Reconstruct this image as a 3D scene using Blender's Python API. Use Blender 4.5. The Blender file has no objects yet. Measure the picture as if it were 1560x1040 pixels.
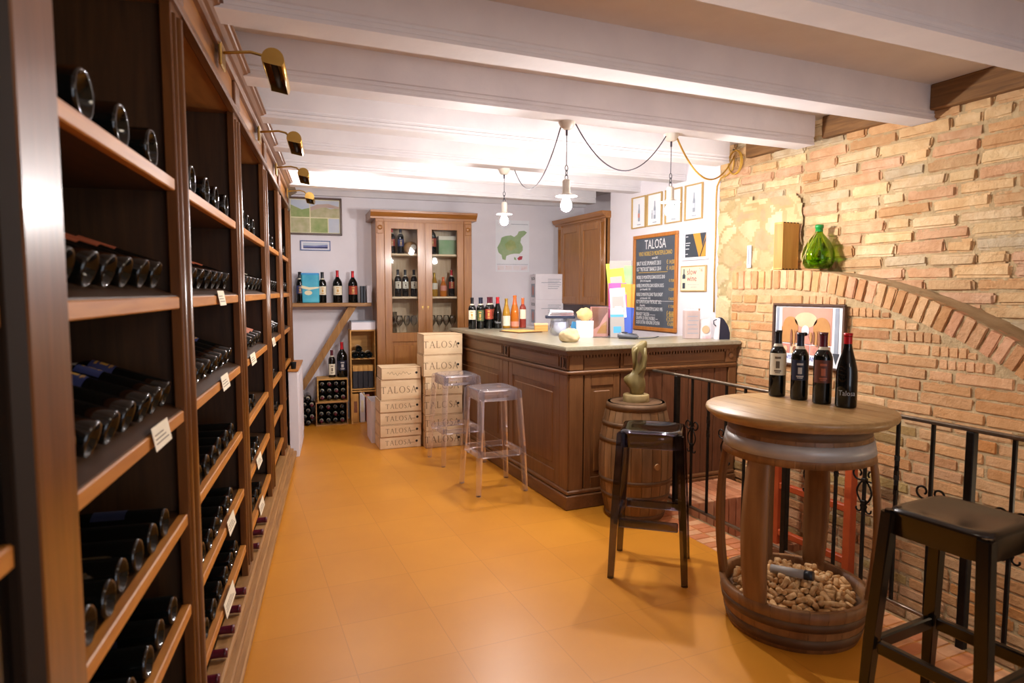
import bpy, bmesh, math, random
from math import sin, cos, pi, radians, hypot, atan2, sqrt
from mathutils import Vector, Matrix, Euler
random.seed(11)
C = bpy.context.scene.collection
sc = bpy.context.scene

# ------------------------------------------------------------------ camera
cam_d = bpy.data.cameras.new('camera')
cam = bpy.data.objects.new('camera', cam_d)
C.objects.link(cam)
cam_d.sensor_width = 36.0
cam_d.lens = 36.0 * 990.0 / 1560.0
cam_d.clip_start = 0.02
cam.location = (0, 0, 1.45)
cam.rotation_euler = (radians(90 - 4.4), 0, radians(-23.4))
cam_d.dof.use_dof = True
cam_d.dof.focus_distance = 4.5
cam_d.dof.aperture_fstop = 3.2
sc.camera = cam

# ------------------------------------------------------------------ exposure and light
sc.view_settings.view_transform = 'Standard'
sc.view_settings.look = 'None'
sc.view_settings.gamma = 1.0
sc.view_settings.use_curve_mapping = False
sc.view_settings.exposure = 0.5

world = bpy.data.worlds.new('world')
sc.world = world
world.use_nodes = True
wb = world.node_tree.nodes['Background']
wb.inputs[0].default_value = (0.80, 0.86, 1.0, 1)
wb.inputs[1].default_value = 0.55

BULB_RADIANCE = 860.0
BULB_COL = (1.0, 0.945, 0.915)

def lamp(name, kind, loc, power, col, size=0.1, rot=(0, 0, 0), sy=None):
    d = bpy.data.lights.new(name, kind)
    d.energy = power
    d.color = col
    if kind == 'AREA':
        d.size = size
        if sy:
            d.shape = 'RECTANGLE'
            d.size_y = sy
    else:
        d.shadow_soft_size = size
    o = bpy.data.objects.new(name, d)
    C.objects.link(o)
    o.location = loc
    o.rotation_euler = rot
    return o

# ceiling-height fill lights added without fixtures, and daylight through the shop door
lamp('fill_light', 'POINT', (1.0, 0.9, 2.25), 5, (1.0, 0.84, 0.66), 0.12)
lamp('fill_light_back', 'POINT', (0.95, 5.75, 2.35), 18, (1.0, 0.93, 0.9), 0.15)  # unseen fill, added to lift the far end of the room
lamp('fill_light_front', 'POINT', (1.2, -1.2, 2.2), 7, (1.0, 0.88, 0.76), 0.15)  # added fill behind the camera
lamp('shop_door_daylight', 'AREA', (1.3, -2.45, 1.35), 17, (0.78, 0.86, 1.0), 1.5, (radians(90), 0, 0), 2.1)
lamp('stair_light', 'POINT', (3.05, 1.2, 0.55), 3, (1.0, 0.8, 0.55), 0.1)

# ------------------------------------------------------------------ materials
def lin(c):
    if isinstance(c, str):
        c = tuple(int(c[i:i + 2], 16) / 255 for i in (0, 2, 4))
    return tuple((v / 12.92 if v <= 0.04045 else ((v + 0.055) / 1.055) ** 2.4) for v in c) + (1,)

MATS = {}
def M(name, c1, c2=None, rough=0.5, metal=0.0, scale=6.0, stretch=(1, 1, 1), bump=0.0, detail=5.0,
      vc=False, contrast=(0.3, 0.7), coat=0.0, spec=0.5, bscale=None, trans=0.0, dist=0.0):
    m = bpy.data.materials.new(name)
    m.use_nodes = True
    nt = m.node_tree
    N, L = nt.nodes, nt.links
    b = N['Principled BSDF']
    b.inputs['Roughness'].default_value = rough
    b.inputs['Metallic'].default_value = metal
    b.inputs['Coat Weight'].default_value = coat
    b.inputs['Coat Roughness'].default_value = 0.15
    b.inputs['Specular IOR Level'].default_value = spec
    b.inputs['Transmission Weight'].default_value = trans
    b.inputs['Base Color'].default_value = lin(c1)
    if c2 or bump or vc:
        tc = N.new('ShaderNodeTexCoord')
        mp = N.new('ShaderNodeMapping')
        mp.inputs['Scale'].default_value = stretch
        L.new(tc.outputs['Object'], mp.inputs['Vector'])
        nz = N.new('ShaderNodeTexNoise')
        nz.inputs['Scale'].default_value = scale
        nz.inputs['Detail'].default_value = detail
        nz.inputs['Distortion'].default_value = dist
        L.new(mp.outputs[0], nz.inputs['Vector'])
        col = None
        if c2:
            rp = N.new('ShaderNodeValToRGB')
            rp.color_ramp.elements[0].position = contrast[0]
            rp.color_ramp.elements[1].position = contrast[1]
            rp.color_ramp.elements[0].color = lin(c1)
            rp.color_ramp.elements[1].color = lin(c2)
            L.new(nz.outputs['Fac'], rp.inputs[0])
            col = rp.outputs[0]
        if vc:
            at = N.new('ShaderNodeAttribute')
            at.attribute_name = 'Col'
            mx = N.new('ShaderNodeMix')
            mx.data_type = 'RGBA'
            mx.blend_type = 'MULTIPLY'
            mx.inputs[0].default_value = 1.0
            if col is not None:
                L.new(col, mx.inputs[6])
            else:
                mx.inputs[6].default_value = lin(c1)
            L.new(at.outputs['Color'], mx.inputs[7])
            col = mx.outputs[2]
        if col is not None:
            L.new(col, b.inputs['Base Color'])
        if bump:
            bp = N.new('ShaderNodeBump')
            bp.inputs['Strength'].default_value = bump
            bp.inputs['Distance'].default_value = 0.01
            if bscale:
                n2 = N.new('ShaderNodeTexNoise')
                n2.inputs['Scale'].default_value = bscale
                n2.inputs['Detail'].default_value = 6
                L.new(mp.outputs[0], n2.inputs['Vector'])
                L.new(n2.outputs['Fac'], bp.inputs['Height'])
            else:
                L.new(nz.outputs['Fac'], bp.inputs['Height'])
            L.new(bp.outputs[0], b.inputs['Normal'])
    MATS[name] = m
    return m

def clear_mat(name, tint, edge=0.35, rough=0.03, gloss=(1, 1, 1), blend=0.3, haze=None):
    """thin see-through plastic or glass: tinted see-through body with a reflecting skin"""
    m = bpy.data.materials.new(name)
    m.use_nodes = True
    nt = m.node_tree
    N, L = nt.nodes, nt.links
    N.clear()
    out = N.new('ShaderNodeOutputMaterial')
    tr = N.new('ShaderNodeBsdfTransparent')
    tr.inputs[0].default_value = tuple(tint) + (1,)
    gl = N.new('ShaderNodeBsdfGlossy')
    gl.inputs['Roughness'].default_value = rough
    gl.inputs['Color'].default_value = tuple(gloss) + (1,)
    lw = N.new('ShaderNodeLayerWeight')
    lw.inputs['Blend'].default_value = blend
    mm = N.new('ShaderNodeMath')
    mm.operation = 'MULTIPLY'
    mm.inputs[1].default_value = edge
    L.new(lw.outputs['Fresnel'], mm.inputs[0])
    mx = N.new('ShaderNodeMixShader')
    L.new(mm.outputs[0], mx.inputs[0])
    L.new(tr.outputs[0], mx.inputs[1])
    L.new(gl.outputs[0], mx.inputs[2])
    last = mx
    if haze:
        df = N.new('ShaderNodeBsdfDiffuse')
        df.inputs[0].default_value = tuple(haze[:3]) + (1,)
        m2 = N.new('ShaderNodeMixShader')
        m2.inputs[0].default_value = haze[3]
        L.new(mx.outputs[0], m2.inputs[1])
        L.new(df.outputs[0], m2.inputs[2])
        last = m2
    L.new(last.outputs[0], out.inputs[0])
    MATS[name] = m
    return m

def wood(name, c1, c2, axis, rough=0.4, s=3.0, bump=0.05, coat=0.0, contrast=(0.25, 0.75)):
    st = [14, 14, 14]
    st['xyz'.index(axis)] = 1.2
    return M(name, c1, c2, rough=rough, scale=s, stretch=tuple(st), bump=bump, coat=coat, contrast=contrast, dist=0.6)

for ax in 'xyz':
    wood('case_wood_' + ax, '3a2512', '50341a', ax, 0.42, coat=0.15)
    wood('front_wood_' + ax, '5c3618', '784a22', ax, 0.3, coat=0.4)
    wood('edge_wood_' + ax, 'aa6828', 'c88638', ax, 0.45)
    wood('counter_wood_' + ax, '664022', '7e5430', ax, 0.42, coat=0.15)
    wood('cabinet_wood_' + ax, '8a5626', 'a56e34', ax, 0.35, coat=0.3)
    wood('pale_wood_' + ax, 'd9b88c', 'ead0a8', ax, 0.6)
    wood('oak_' + ax, '8d6338', 'b48650', ax, 0.5, bump=0.12)
    wood('crate_wood_' + ax, 'c08a44', 'd9a75c', ax, 0.6)
wood('top_oak', '9a7648', 'b6915c', 'y', 0.42, coat=0.15)
wood('plank_brown', '55311a', '70442a', 'z', 0.5)
wood('old_beam', '5d3f22', '8a6238', 'y', 0.8, bump=0.4)
wood('counter_top', '908973', 'a9a28c', 'y', 0.35, coat=0.25)
wood('counter_top_x', 'a19a86', 'b8b29e', 'x', 0.35, coat=0.25)
M('case_back', '402a12', '543818', rough=0.7, scale=3)
M('old_barrel', '705638', '927250', rough=0.65, scale=4, stretch=(6, 6, 1), vc=True, bump=0.3)
M('rust_hoop', '5e452f', '74573c', rough=0.6, metal=0.4, scale=12, bump=0.2)
M('steel_hoop', 'aaa6a2', 'bcb8b4', rough=0.42, metal=0.15, scale=9, bump=0.1)
M('stave_oak', '7a5430', '9c7044', rough=0.5, scale=3, stretch=(8, 8, 1), vc=True, bump=0.15)
M('wall_paint', 'dfdae0', 'e9e4e9', rough=0.85, scale=2.5, bump=0.15, bscale=18)
M('ceiling_paint', 'd9d3d2', 'e6e0de', rough=0.85, scale=3, bump=0.2, bscale=14)
M('beam_paint', 'd6d2d6', 'e2dee0', rough=0.8, scale=4, bump=0.15, bscale=20)
M('mortar', 'a98f68', 'c2aa82', rough=0.95, scale=9, bump=1.0, bscale=38)
M('brick_rough', 'dcc09c', 'f2e0c4', rough=0.9, scale=14, vc=True, bump=0.9, bscale=45)
M('brick_fine', 'e4cfae', 'f5e6cf', rough=0.85, scale=18, vc=True, bump=0.6, bscale=60)
M('stone', 'dcc8a4', 'ecdcc0', rough=0.95, scale=7, vc=True, bump=1.0, bscale=26)
M('brick_floor', 'e0c0a0', 'f5dcc0', rough=0.7, scale=12, vc=True, bump=0.3, bscale=40)
M('bottle_dark', '0a0d0c', rough=0.06, spec=0.55)
M('bottle_brown', '120c08', rough=0.08, spec=0.7)
M('bottle_gold', 'd8a53c', 'c98f2c', rough=0.08, scale=2, trans=0.35)
M('bottle_amber', 'd9761f', 'e58a35', rough=0.08, scale=2, trans=0.3)
M('bottle_rose', 'a03a30', 'b04a3a', rough=0.08, scale=2, trans=0.25)
M('foil_red', 'c01822', rough=0.3, metal=0.2)
M('foil_black', '15151c', rough=0.3)
M('foil_blue', '1c2238', rough=0.3)
M('foil_wine', '5a1526', rough=0.3)
M('foil_orange', 'e06a2c', rough=0.3)
M('foil_gold', 'b8923c', rough=0.3, metal=0.6)
M('band_cream', 'd8cfb8', rough=0.6)
M('label_cream', 'e6dcc0', 'efe6cf', rough=0.6)
M('label_red', '9c3a2a', 'b04a34', rough=0.5)
M('label_brown', '5a2c20', '6d3a28', rough=0.5)
M('label_blue', '2e3560', '3c4474', rough=0.5)
M('label_navy', '1c2034', '262b44', rough=0.45)
M('label_copper', 'a8583a', 'c06a46', rough=0.5)
M('label_pink', 'd88a72', 'e29a80', rough=0.5)
M('label_silver', 'b8b2ac', 'cfc8c0', rough=0.4)
M('label_green', '55603e', rough=0.5)
M('label_mark', 'c89a4a', rough=0.4)
M('label_ink', '6a5a48', rough=0.6)
M('white_ink', 'e8e8ea', rough=0.6)
M('box_wood', 'd8b98f', 'e6cba4', rough=0.65, scale=2.5, stretch=(2, 8, 8), bump=0.05)
M('box_wood_edge', '8a6040', '9c7048', rough=0.7, scale=6)
M('brand_ink', '7d6248', rough=0.7)
M('hole_dark', '1e1410', rough=0.8)
M('door_dark', '22170d', rough=0.85, spec=0.15)
M('card_white', 'e4dfe6', 'ece8ee', rough=0.7)
M('card_brown', 'c7a06a', 'd3b07a', rough=0.8)
M('black_metal', '17130f', '241d16', rough=0.55, metal=0.6, scale=30, bump=0.15)
M('rail_steel', '6d6256', '8a7c6a', rough=0.35, metal=0.8, scale=20)
M('brass', 'b8924a', 'c9a65c', rough=0.3, metal=0.9, scale=5)
M('enamel_white', 'ece6e0', rough=0.25)
M('enamel_rim', '6a6f90', rough=0.3)
M('ceramic', 'd8cfc0', 'e4dccf', rough=0.35)
M('cord_dark', '4a4250', rough=0.7)
M('cord_yellow', 'b88a2c', 'cc9e3c', rough=0.6, scale=60)
M('chain_metal', '3a3a44', rough=0.4, metal=0.8)
M('slate', '4a505a', '5a606a', rough=0.8, scale=5, contrast=(0.3, 0.8))
M('chalk', 'e2e2e4', rough=0.9)
M('chalk_yellow', 'd8b04c', rough=0.9)
wood('board_frame', 'b06a2a', 'c8823c', 'z', 0.4)
M('frame_gold', 'b8965a', 'c9a86c', rough=0.4)
M('frame_dark', '4a3226', '5c4030', rough=0.4)
M('frame_blue', '5a6a9c', rough=0.5)
M('frame_white', 'e6e4ea', rough=0.5)
M('paper_white', 'e6e8ee', 'eceef2', rough=0.75)
M('paper_cream', 'e8dfb8', 'efe8c8', rough=0.7)
M('print_grey', '8c94a4', 'a0a8b4', rough=0.7)
M('print_dark', '3c424c', rough=0.6)
M('print_amber', 'd69a3c', rough=0.6)
M('print_red', 'b03a48', rough=0.6)
M('print_green', '86a878', 'a8b890', rough=0.7, scale=8)
M('print_field', 'a8a878', 'c8c0a0', rough=0.7, scale=12)
M('print_meadow', '7f9a58', 'b4b884', rough=0.7, scale=9)
M('print_hill', 'b89c94', 'c8b4a8', rough=0.7, scale=7)
M('print_sky', 'b8c4d8', 'd4d8e0', rough=0.7, scale=4)
M('print_sea', '6070a8', '8c94c0', rough=0.7, scale=9)
M('print_navy', '2c2c54', '44447a', rough=0.7, scale=9)
M('print_pink', 'c88a78', 'd89c88', rough=0.7, scale=5)
M('print_rose', 'c07a6c', 'd09080', rough=0.7, scale=8)
M('print_ochre', 'b07a44', 'c89254', rough=0.7, scale=8)
M('print_tan', 'd8b088', 'e4c4a0', rough=0.7, scale=8)
M('print_brown', '7a4a34', '9a6448', rough=0.7, scale=10)
M('print_blue', '3a58b0', rough=0.6)
M('cyan_tin', '2a9cc0', '5cc4d8', rough=0.35, scale=5)
M('lime', 'b8d838', rough=0.6)
M('pink', 'e04c98', rough=0.6)
M('orange_card', 'f0962c', rough=0.6)
M('royal', '3a58b8', rough=0.6)
M('sky_card', '4aa0dc', rough=0.6)
M('grey_card', 'a09a96', rough=0.6)
M('maroon_card', '8a3c34', rough=0.6)
M('terminal_grey', '5c5f68', rough=0.4)
M('terminal_dark', '2a2c33', rough=0.4)
M('rock', 'b8a078', 'd8c49c', rough=0.85, scale=9, bump=0.7)
M('kraft', 'd8b878', 'e8cc94', rough=0.8, scale=6, bump=0.3)
M('paper_tray', 'd8ac5c', 'e4bc70', rough=0.6)
M('cork', 'c89a60', 'e6c494', rough=0.85, scale=60, contrast=(0.35, 0.65), vc=True)
M('bronze', '6f6136', '8c7c4c', rough=0.5, metal=0.1, scale=7, stretch=(3, 3, 0.6), bump=0.25)
M('bronze_base', '857046', 'a08a5c', rough=0.7, scale=14, bump=0.3)
M('dried_plant', '8a9a48', '5c6a2c', rough=0.8, scale=12)
M('green_foil', '158a3c', rough=0.3)
M('red_paint', 'a8421a', 'bc5224', rough=0.5, scale=6)
M('soil', '4a3826', '5c4830', rough=0.95, scale=8, bump=0.5)
M('tube_grey', 'a49c94', rough=0.6)
M('plate_white', 'e2e2ea', rough=0.4)
M('thermo', 'c8ccd8', rough=0.4)
M('leaflet_grey', 'b09c98', 'c4b0ac', rough=0.7, scale=8)
M('tissue', 'e8e0e2', 'd8a0a4', rough=0.8, scale=9, contrast=(0.5, 0.7))
clear_mat('clear_plastic', (0.968, 0.952, 0.968), 0.9, 0.06, (1, 0.98, 1), 0.45, (0.9, 0.86, 0.92, 0.06))
clear_mat('smoke_plastic', (0.36, 0.32, 0.36), 0.9, 0.07, (0.9, 0.93, 1.0), 0.4)
M('black_plastic', '17120e', '1e1812', rough=0.22, scale=6, spec=0.6)
clear_mat('window_glass', (0.93, 0.95, 0.97), 0.6, 0.02)
clear_mat('stem_glass', (0.96, 0.97, 0.98), 0.8, 0.02, (1, 1, 1), 0.3)
clear_mat('green_glass', (0.66, 0.82, 0.22), 0.7, 0.03, (0.9, 1, 0.9), 0.3)
clear_mat('acrylic', (0.93, 0.95, 0.98), 0.5, 0.03)

def emit(name, col, s):
    m = bpy.data.materials.new(name)
    m.use_nodes = True
    nt = m.node_tree
    nt.nodes.clear()
    o = nt.nodes.new('ShaderNodeOutputMaterial')
    e = nt.nodes.new('ShaderNodeEmission')
    e.inputs[0].default_value = tuple(col) + (1,)
    e.inputs[1].default_value = s
    nt.links.new(e.outputs[0], o.inputs[0])
    MATS[name] = m
emit('lit_bulb', BULB_COL, BULB_RADIANCE)

def floor_mat():
    m = bpy.data.materials.new('floor_tiles')
    m.use_nodes = True
    nt = m.node_tree
    N, L = nt.nodes, nt.links
    b = N['Principled BSDF']
    tc = N.new('ShaderNodeTexCoord')
    br = N.new('ShaderNodeTexBrick')
    br.offset = 0.0
    br.inputs['Scale'].default_value = 1.0
    br.inputs['Brick Width'].default_value = 0.40
    br.inputs['Row Height'].default_value = 0.40
    br.inputs['Mortar Size'].default_value = 0.0025
    br.inputs['Mortar Smooth'].default_value = 0.6
    br.inputs['Color1'].default_value = lin('da922c')
    br.inputs['Color2'].default_value = lin('d58d2a')
    br.inputs['Mortar'].default_value = lin('c68228')
    L.new(tc.outputs['Object'], br.inputs['Vector'])
    nz = N.new('ShaderNodeTexNoise')
    nz.inputs['Scale'].default_value = 2.2
    nz.inputs['Detail'].default_value = 7
    L.new(tc.outputs['Object'], nz.inputs['Vector'])
    rp = N.new('ShaderNodeValToRGB')
    rp.color_ramp.elements[0].position = 0.3
    rp.color_ramp.elements[1].position = 0.7
    rp.color_ramp.elements[0].color = (0.90, 0.88, 0.86, 1)
    rp.color_ramp.elements[1].color = (1.0, 1.0, 1.0, 1)
    L.new(nz.outputs['Fac'], rp.inputs[0])
    mx = N.new('ShaderNodeMix')
    mx.data_type = 'RGBA'
    mx.blend_type = 'MULTIPLY'
    mx.inputs[0].default_value = 1.0
    L.new(br.outputs['Color'], mx.inputs[6])
    L.new(rp.outputs[0], mx.inputs[7])
    L.new(mx.outputs[2], b.inputs['Base Color'])
    b.inputs['Roughness'].default_value = 0.36
    b.inputs['Specular IOR Level'].default_value = 0.5
    MATS['floor_tiles'] = m
floor_mat()

# ------------------------------------------------------------------ mesh helpers
class MB:
    def __init__(s):
        s.v = []; s.f = []; s.mi = []; s.c = []; s.sm = []
        s.mat = 0; s.col = (1, 1, 1); s.smooth = False; s.T = None
    def add(s, vs, fs, smooth=None):
        o = len(s.v)
        for p in vs:
            p = Vector(p)
            s.v.append(s.T @ p if s.T is not None else p)
        for f in fs:
            s.f.append([i + o for i in f]); s.mi.append(s.mat); s.c.append(s.col)
            s.sm.append(s.smooth if smooth is None else smooth)
        return s
    def box(s, x0, x1, y0, y1, z0, z1, ch=0.0):
        if ch <= 0:
            vs = [(x0, y0, z0), (x1, y0, z0), (x1, y1, z0), (x0, y1, z0), (x0, y0, z1), (x1, y0, z1), (x1, y1, z1), (x0, y1, z1)]
            return s.add(vs, [(3, 2, 1, 0), (4, 5, 6, 7), (0, 1, 5, 4), (1, 2, 6, 5), (2, 3, 7, 6), (3, 0, 4, 7)], False)
        bm = bmesh.new()
        bmesh.ops.create_cube(bm, size=1.0, matrix=Matrix.Translation(((x0 + x1) / 2, (y0 + y1) / 2, (z0 + z1) / 2)) @ Matrix.Diagonal((x1 - x0, y1 - y0, z1 - z0, 1)))
        ch = min(ch, 0.45 * min(abs(x1 - x0), abs(y1 - y0), abs(z1 - z0)))
        bmesh.ops.bevel(bm, geom=bm.edges[:], offset=ch, segments=1, affect='EDGES')
        return s.frombm(bm)
    def frombm(s, bm, smooth=None):
        bm.verts.index_update()
        s.add([v.co.copy() for v in bm.verts], [[v.index for v in f.verts] for f in bm.faces], smooth)
        bm.free()
        return s
    def lathe(s, prof, n=24, cx=0, cy=0, smooth=True, cap=True, a0=0.0, a1=2 * pi, cols=None):
        full = abs(a1 - a0 - 2 * pi) < 1e-6
        m = n if full else n + 1
        vs = []
        for r, z in prof:
            for i in range(m):
                a = a0 + (a1 - a0) * i / n
                vs.append((cx + r * cos(a), cy + r * sin(a), z))
        fs = []
        for k in range(len(prof) - 1):
            for i in range(n):
                j = (i + 1) % m if full else i + 1
                fs.append((k * m + i, k * m + j, (k + 1) * m + j, (k + 1) * m + i))
        if full and cap:
            if prof[0][0] > 1e-6: fs.append(list(range(m))[::-1])
            if prof[-1][0] > 1e-6: fs.append([(len(prof) - 1) * m + i for i in range(m)])
        return s.add(vs, fs, smooth)
    def cyl(s, p, q, r, n=12, r2=None, smooth=True):
        p = Vector(p); q = Vector(q)
        d = (q - p).normalized()
        a = d.orthogonal().normalized(); b = d.cross(a)
        r2 = r if r2 is None else r2
        vs = [p + (a * cos(2 * pi * i / n) + b * sin(2 * pi * i / n)) * r for i in range(n)]
        vs += [q + (a * cos(2 * pi * i / n) + b * sin(2 * pi * i / n)) * r2 for i in range(n)]
        s.add(vs, [(i, (i + 1) % n, n + (i + 1) % n, n + i) for i in range(n)], smooth)
        o = len(s.v) - 2 * n
        s.f.append([o + i for i in range(n)][::-1]); s.f.append([o + n + i for i in range(n)])
        for _ in (0, 1):
            s.mi.append(s.mat); s.c.append(s.col); s.sm.append(False)
        return s
    def tube(s, pts, r, n=8, taper=None):
        pts = [Vector(p) for p in pts]
        vs = []; fs = []
        a = None
        for k, p in enumerate(pts):
            d = (pts[min(k + 1, len(pts) - 1)] - pts[max(k - 1, 0)]).normalized()
            if a is None: a = d.orthogonal().normalized()
            a = (a - d * a.dot(d)).normalized(); b = d.cross(a)
            rr = r if taper is None else taper[k]
            for i in range(n):
                vs.append(p + (a * cos(2 * pi * i / n) + b * sin(2 * pi * i / n)) * rr)
        for k in range(len(pts) - 1):
            for i in range(n):
                j = (i + 1) % n
                fs.append((k * n + i, k * n + j, (k + 1) * n + j, (k + 1) * n + i))
        fs.append(list(range(n))[::-1]); fs.append([(len(pts) - 1) * n + i for i in range(n)])
        return s.add(vs, fs, True)
    def prism(s, poly, lo, hi, plane='xy', smooth=False):
        n = len(poly)
        def P(a, b, c):
            return {'xy': (a, b, c), 'xz': (a, c, b), 'yz': (c, a, b)}[plane]
        vs = [P(a, b, lo) for a, b in poly] + [P(a, b, hi) for a, b in poly]
        fs = [(i, (i + 1) % n, n + (i + 1) % n, n + i) for i in range(n)]
        fs += [list(range(n))[::-1], list(range(n, 2 * n))]
        return s.add(vs, fs, smooth)
    def sphere(s, c, r, nu=16, nv=10, sx=1, sy=1, sz=1):
        pr = [(r * sin(pi * k / nv), -r * cos(pi * k / nv)) for k in range(nv + 1)]
        vs = []; fs = []
        for rr, z in pr:
            for i in range(nu):
                a = 2 * pi * i / nu
                vs.append((c[0] + rr * cos(a) * sx, c[1] + rr * sin(a) * sy, c[2] + z * sz))
        for k in range(nv):
            for i in range(nu):
                j = (i + 1) % nu
                fs.append((k * nu + i, k * nu + j, (k + 1) * nu + j, (k + 1) * nu + i))
        return s.add(vs, fs, True)
    def mesh(s, name, mats):
        me = bpy.data.meshes.new(name)
        me.from_pydata([tuple(v) for v in s.v], [], s.f)
        for m in (mats if isinstance(mats, (list, tuple)) else [mats]):
            me.materials.append(MATS[m] if isinstance(m, str) else m)
        me.polygons.foreach_set('material_index', s.mi)
        me.polygons.foreach_set('use_smooth', s.sm)
        if any(c != (1, 1, 1) for c in s.c):
            at = me.color_attributes.new('Col', 'FLOAT_COLOR', 'CORNER')
            buf = []
            for p in me.polygons:
                c = s.c[p.index]
                for _ in range(p.loop_total): buf += [c[0], c[1], c[2], 1.0]
            at.data.foreach_set('color', buf)
        me.validate()
        bm = bmesh.new(); bm.from_mesh(me)
        bmesh.ops.remove_doubles(bm, verts=bm.verts, dist=1e-6)
        bmesh.ops.recalc_face_normals(bm, faces=bm.faces)
        bm.to_mesh(me); bm.free()
        return me
    def build(s, name, mats, parent=None, loc=(0, 0, 0), rot=(0, 0, 0)):
        o = bpy.data.objects.new(name, s.mesh(name, mats))
        C.objects.link(o)
        if parent is not None: o.parent = parent
        o.location = loc; o.rotation_euler = rot
        return o

def tag(o, label, cat, group=None):
    o['label'] = label; o['category'] = cat
    if group: o['group'] = group
    return o
def thing(name, label, cat, loc=(0, 0, 0), rz=0.0, group=None, rot=None):
    o = bpy.data.objects.new(name, None)
    o.empty_display_size = 0.1
    C.objects.link(o)
    o.location = loc
    o.rotation_euler = rot if rot is not None else (0, 0, rz)
    return tag(o, label, cat, group)
def struct(name, mb, mats, loc=(0, 0, 0), rot=(0, 0, 0), parent=None):
    o = mb.build(name, mats, parent, loc, rot)
    if parent is None: o['kind'] = 'structure'
    return o
KIDS = {}
def dup(root, loc, rot, label, group=None):
    if root.name not in KIDS:
        KIDS[root.name] = [(c, list(c.children)) for c in root.children]
    r = root.copy(); C.objects.link(r)
    r.location = loc; r.rotation_euler = rot; r['label'] = label
    if group: r['group'] = group
    for ch, gs in KIDS[root.name]:
        c = ch.copy(); C.objects.link(c); c.parent = r
        for g in gs:
            d = g.copy(); C.objects.link(d); d.parent = c
    return r
PROTO_USED = set()
def place(root, loc, rot, label, group=None):
    """the first call moves the prototype itself, later calls copy it"""
    if root.name not in PROTO_USED:
        KIDS[root.name] = [(c, list(c.children)) for c in root.children]
        PROTO_USED.add(root.name)
        root.location = loc; root.rotation_euler = rot; root['label'] = label
        if group: root['group'] = group
        return root
    return dup(root, loc, rot, label, group)
def bx(name, mat, x0, x1, y0, y1, z0, z1, parent=None, ch=0.0):
    return MB().box(x0, x1, y0, y1, z0, z1, ch).build(name, mat, parent)
ORD = ['first', 'second', 'third', 'fourth', 'fifth', 'sixth', 'seventh', 'eighth', 'ninth', 'tenth']

def text_mesh(body, size, mat, align='CENTER', sx=1.0, ext=0.0004):
    """lettering laid out in the local x-z plane, facing -y"""
    cu = bpy.data.curves.new('lettering', 'FONT')
    cu.body = body; cu.size = size; cu.align_x = align; cu.extrude = ext; cu.resolution_u = 2
    o = bpy.data.objects.new('lettering_tmp', cu)
    me = bpy.data.meshes.new_from_object(o)
    bpy.data.objects.remove(o); bpy.data.curves.remove(cu)
    for v in me.vertices:
        v.co = Vector((v.co.x * sx, -v.co.z, v.co.y))
    me.materials.clear(); me.materials.append(MATS[mat])
    return me
def text(body, size, mat, parent, loc, align='CENTER', sx=1.0, name='lettering', rot=(0, 0, 0)):
    o = bpy.data.objects.new(name, text_mesh(body, size, mat, align, sx))
    C.objects.link(o); o.parent = parent; o.location = loc; o.rotation_euler = rot
    return o
def flat(mb, pts, y, mat=0, th=0.0008):
    """a flat printed shape in the local x-z plane"""
    mb.mat = mat
    mb.prism(pts, y - th, y, 'xz')
def rect(x0, x1, z0, z1): return [(x0, z0), (x1, z0), (x1, z1), (x0, z1)]
def ell(cx, cz, rx, rz, n=20, a0=0, a1=2 * pi): return [(cx + rx * cos(a0 + (a1 - a0) * i / n), cz + rz * sin(a0 + (a1 - a0) * i / n)) for i in range(n + (0 if abs(a1 - a0) > 6.28 else 1))]

# roman capitals with thick and thin strokes, for the branded wooden boxes
def roman(word, h, mb, x0, z0, y, gap=0.18):
    def q(pts): mb.prism([(x + a * h, z0 + b * h) for a, b in pts], y - 0.0006, y, 'xz')
    def bar(a, b, c, d, w):
        dx, dz = c - a, d - b; l = hypot(dx, dz); nx, nz = -dz / l * w / 2, dx / l * w / 2
        q([(a - nx, b - nz), (c - nx, d - nz), (c + nx, d + nz), (a + nx, b + nz)])
    x = x0
    for k, ch in enumerate(word):
        big = h
        if ch == 'T':
            bar(0, .96, .72, .96, .06); bar(.36, 0, .36, .96, .11); bar(.24, .02, .48, .02, .04); bar(.02, .84, .02, .98, .05); bar(.70, .84, .70, .98, .05); w = .74
        elif ch == 'A':
            bar(.08, 0, .40, 1, .055); bar(.40, 1, .74, 0, .11); bar(.20, .36, .60, .36, .045); bar(-.02, .02, .2, .02, .04); bar(.60, .02, .86, .02, .04); w = .82
        elif ch == 'L':
            bar(.12, 0, .12, 1, .11); bar(.10, .03, .54, .03, .055); bar(.54, .0, .54, .18, .045); bar(0, .98, .24, .98, .04); w = .58
        elif ch == 'O':
            n = 22
            for i in range(n):
                a = 2 * pi * i / n; b = 2 * pi * (i + 1) / n
                def P(t, r): return (.46 + (.44 - r * (.11 if True else 0) * abs(cos(t)) - r * .05 * abs(sin(t))) * cos(t), .5 + (.51 - r * .05) * sin(t))
                q([P(a, 0), P(b, 0), P(b, 1), P(a, 1)])
            w = .92
        elif ch == 'S':
            pts = [(.46, .84), (.36, .95), (.22, .96), (.10, .86), (.10, .72), (.20, .60), (.36, .48), (.46, .34), (.44, .16), (.30, .04), (.14, .04), (.03, .16)]
            ws = [.05, .05, .055, .07, .09, .11, .12, .11, .09, .06, .05, .05]
            for i in range(len(pts) - 1):
                bar(*pts[i], *pts[i + 1], ws[i])
            w = .5
        x += (w + gap) * h * 1.0
    return x - gap * h

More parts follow.
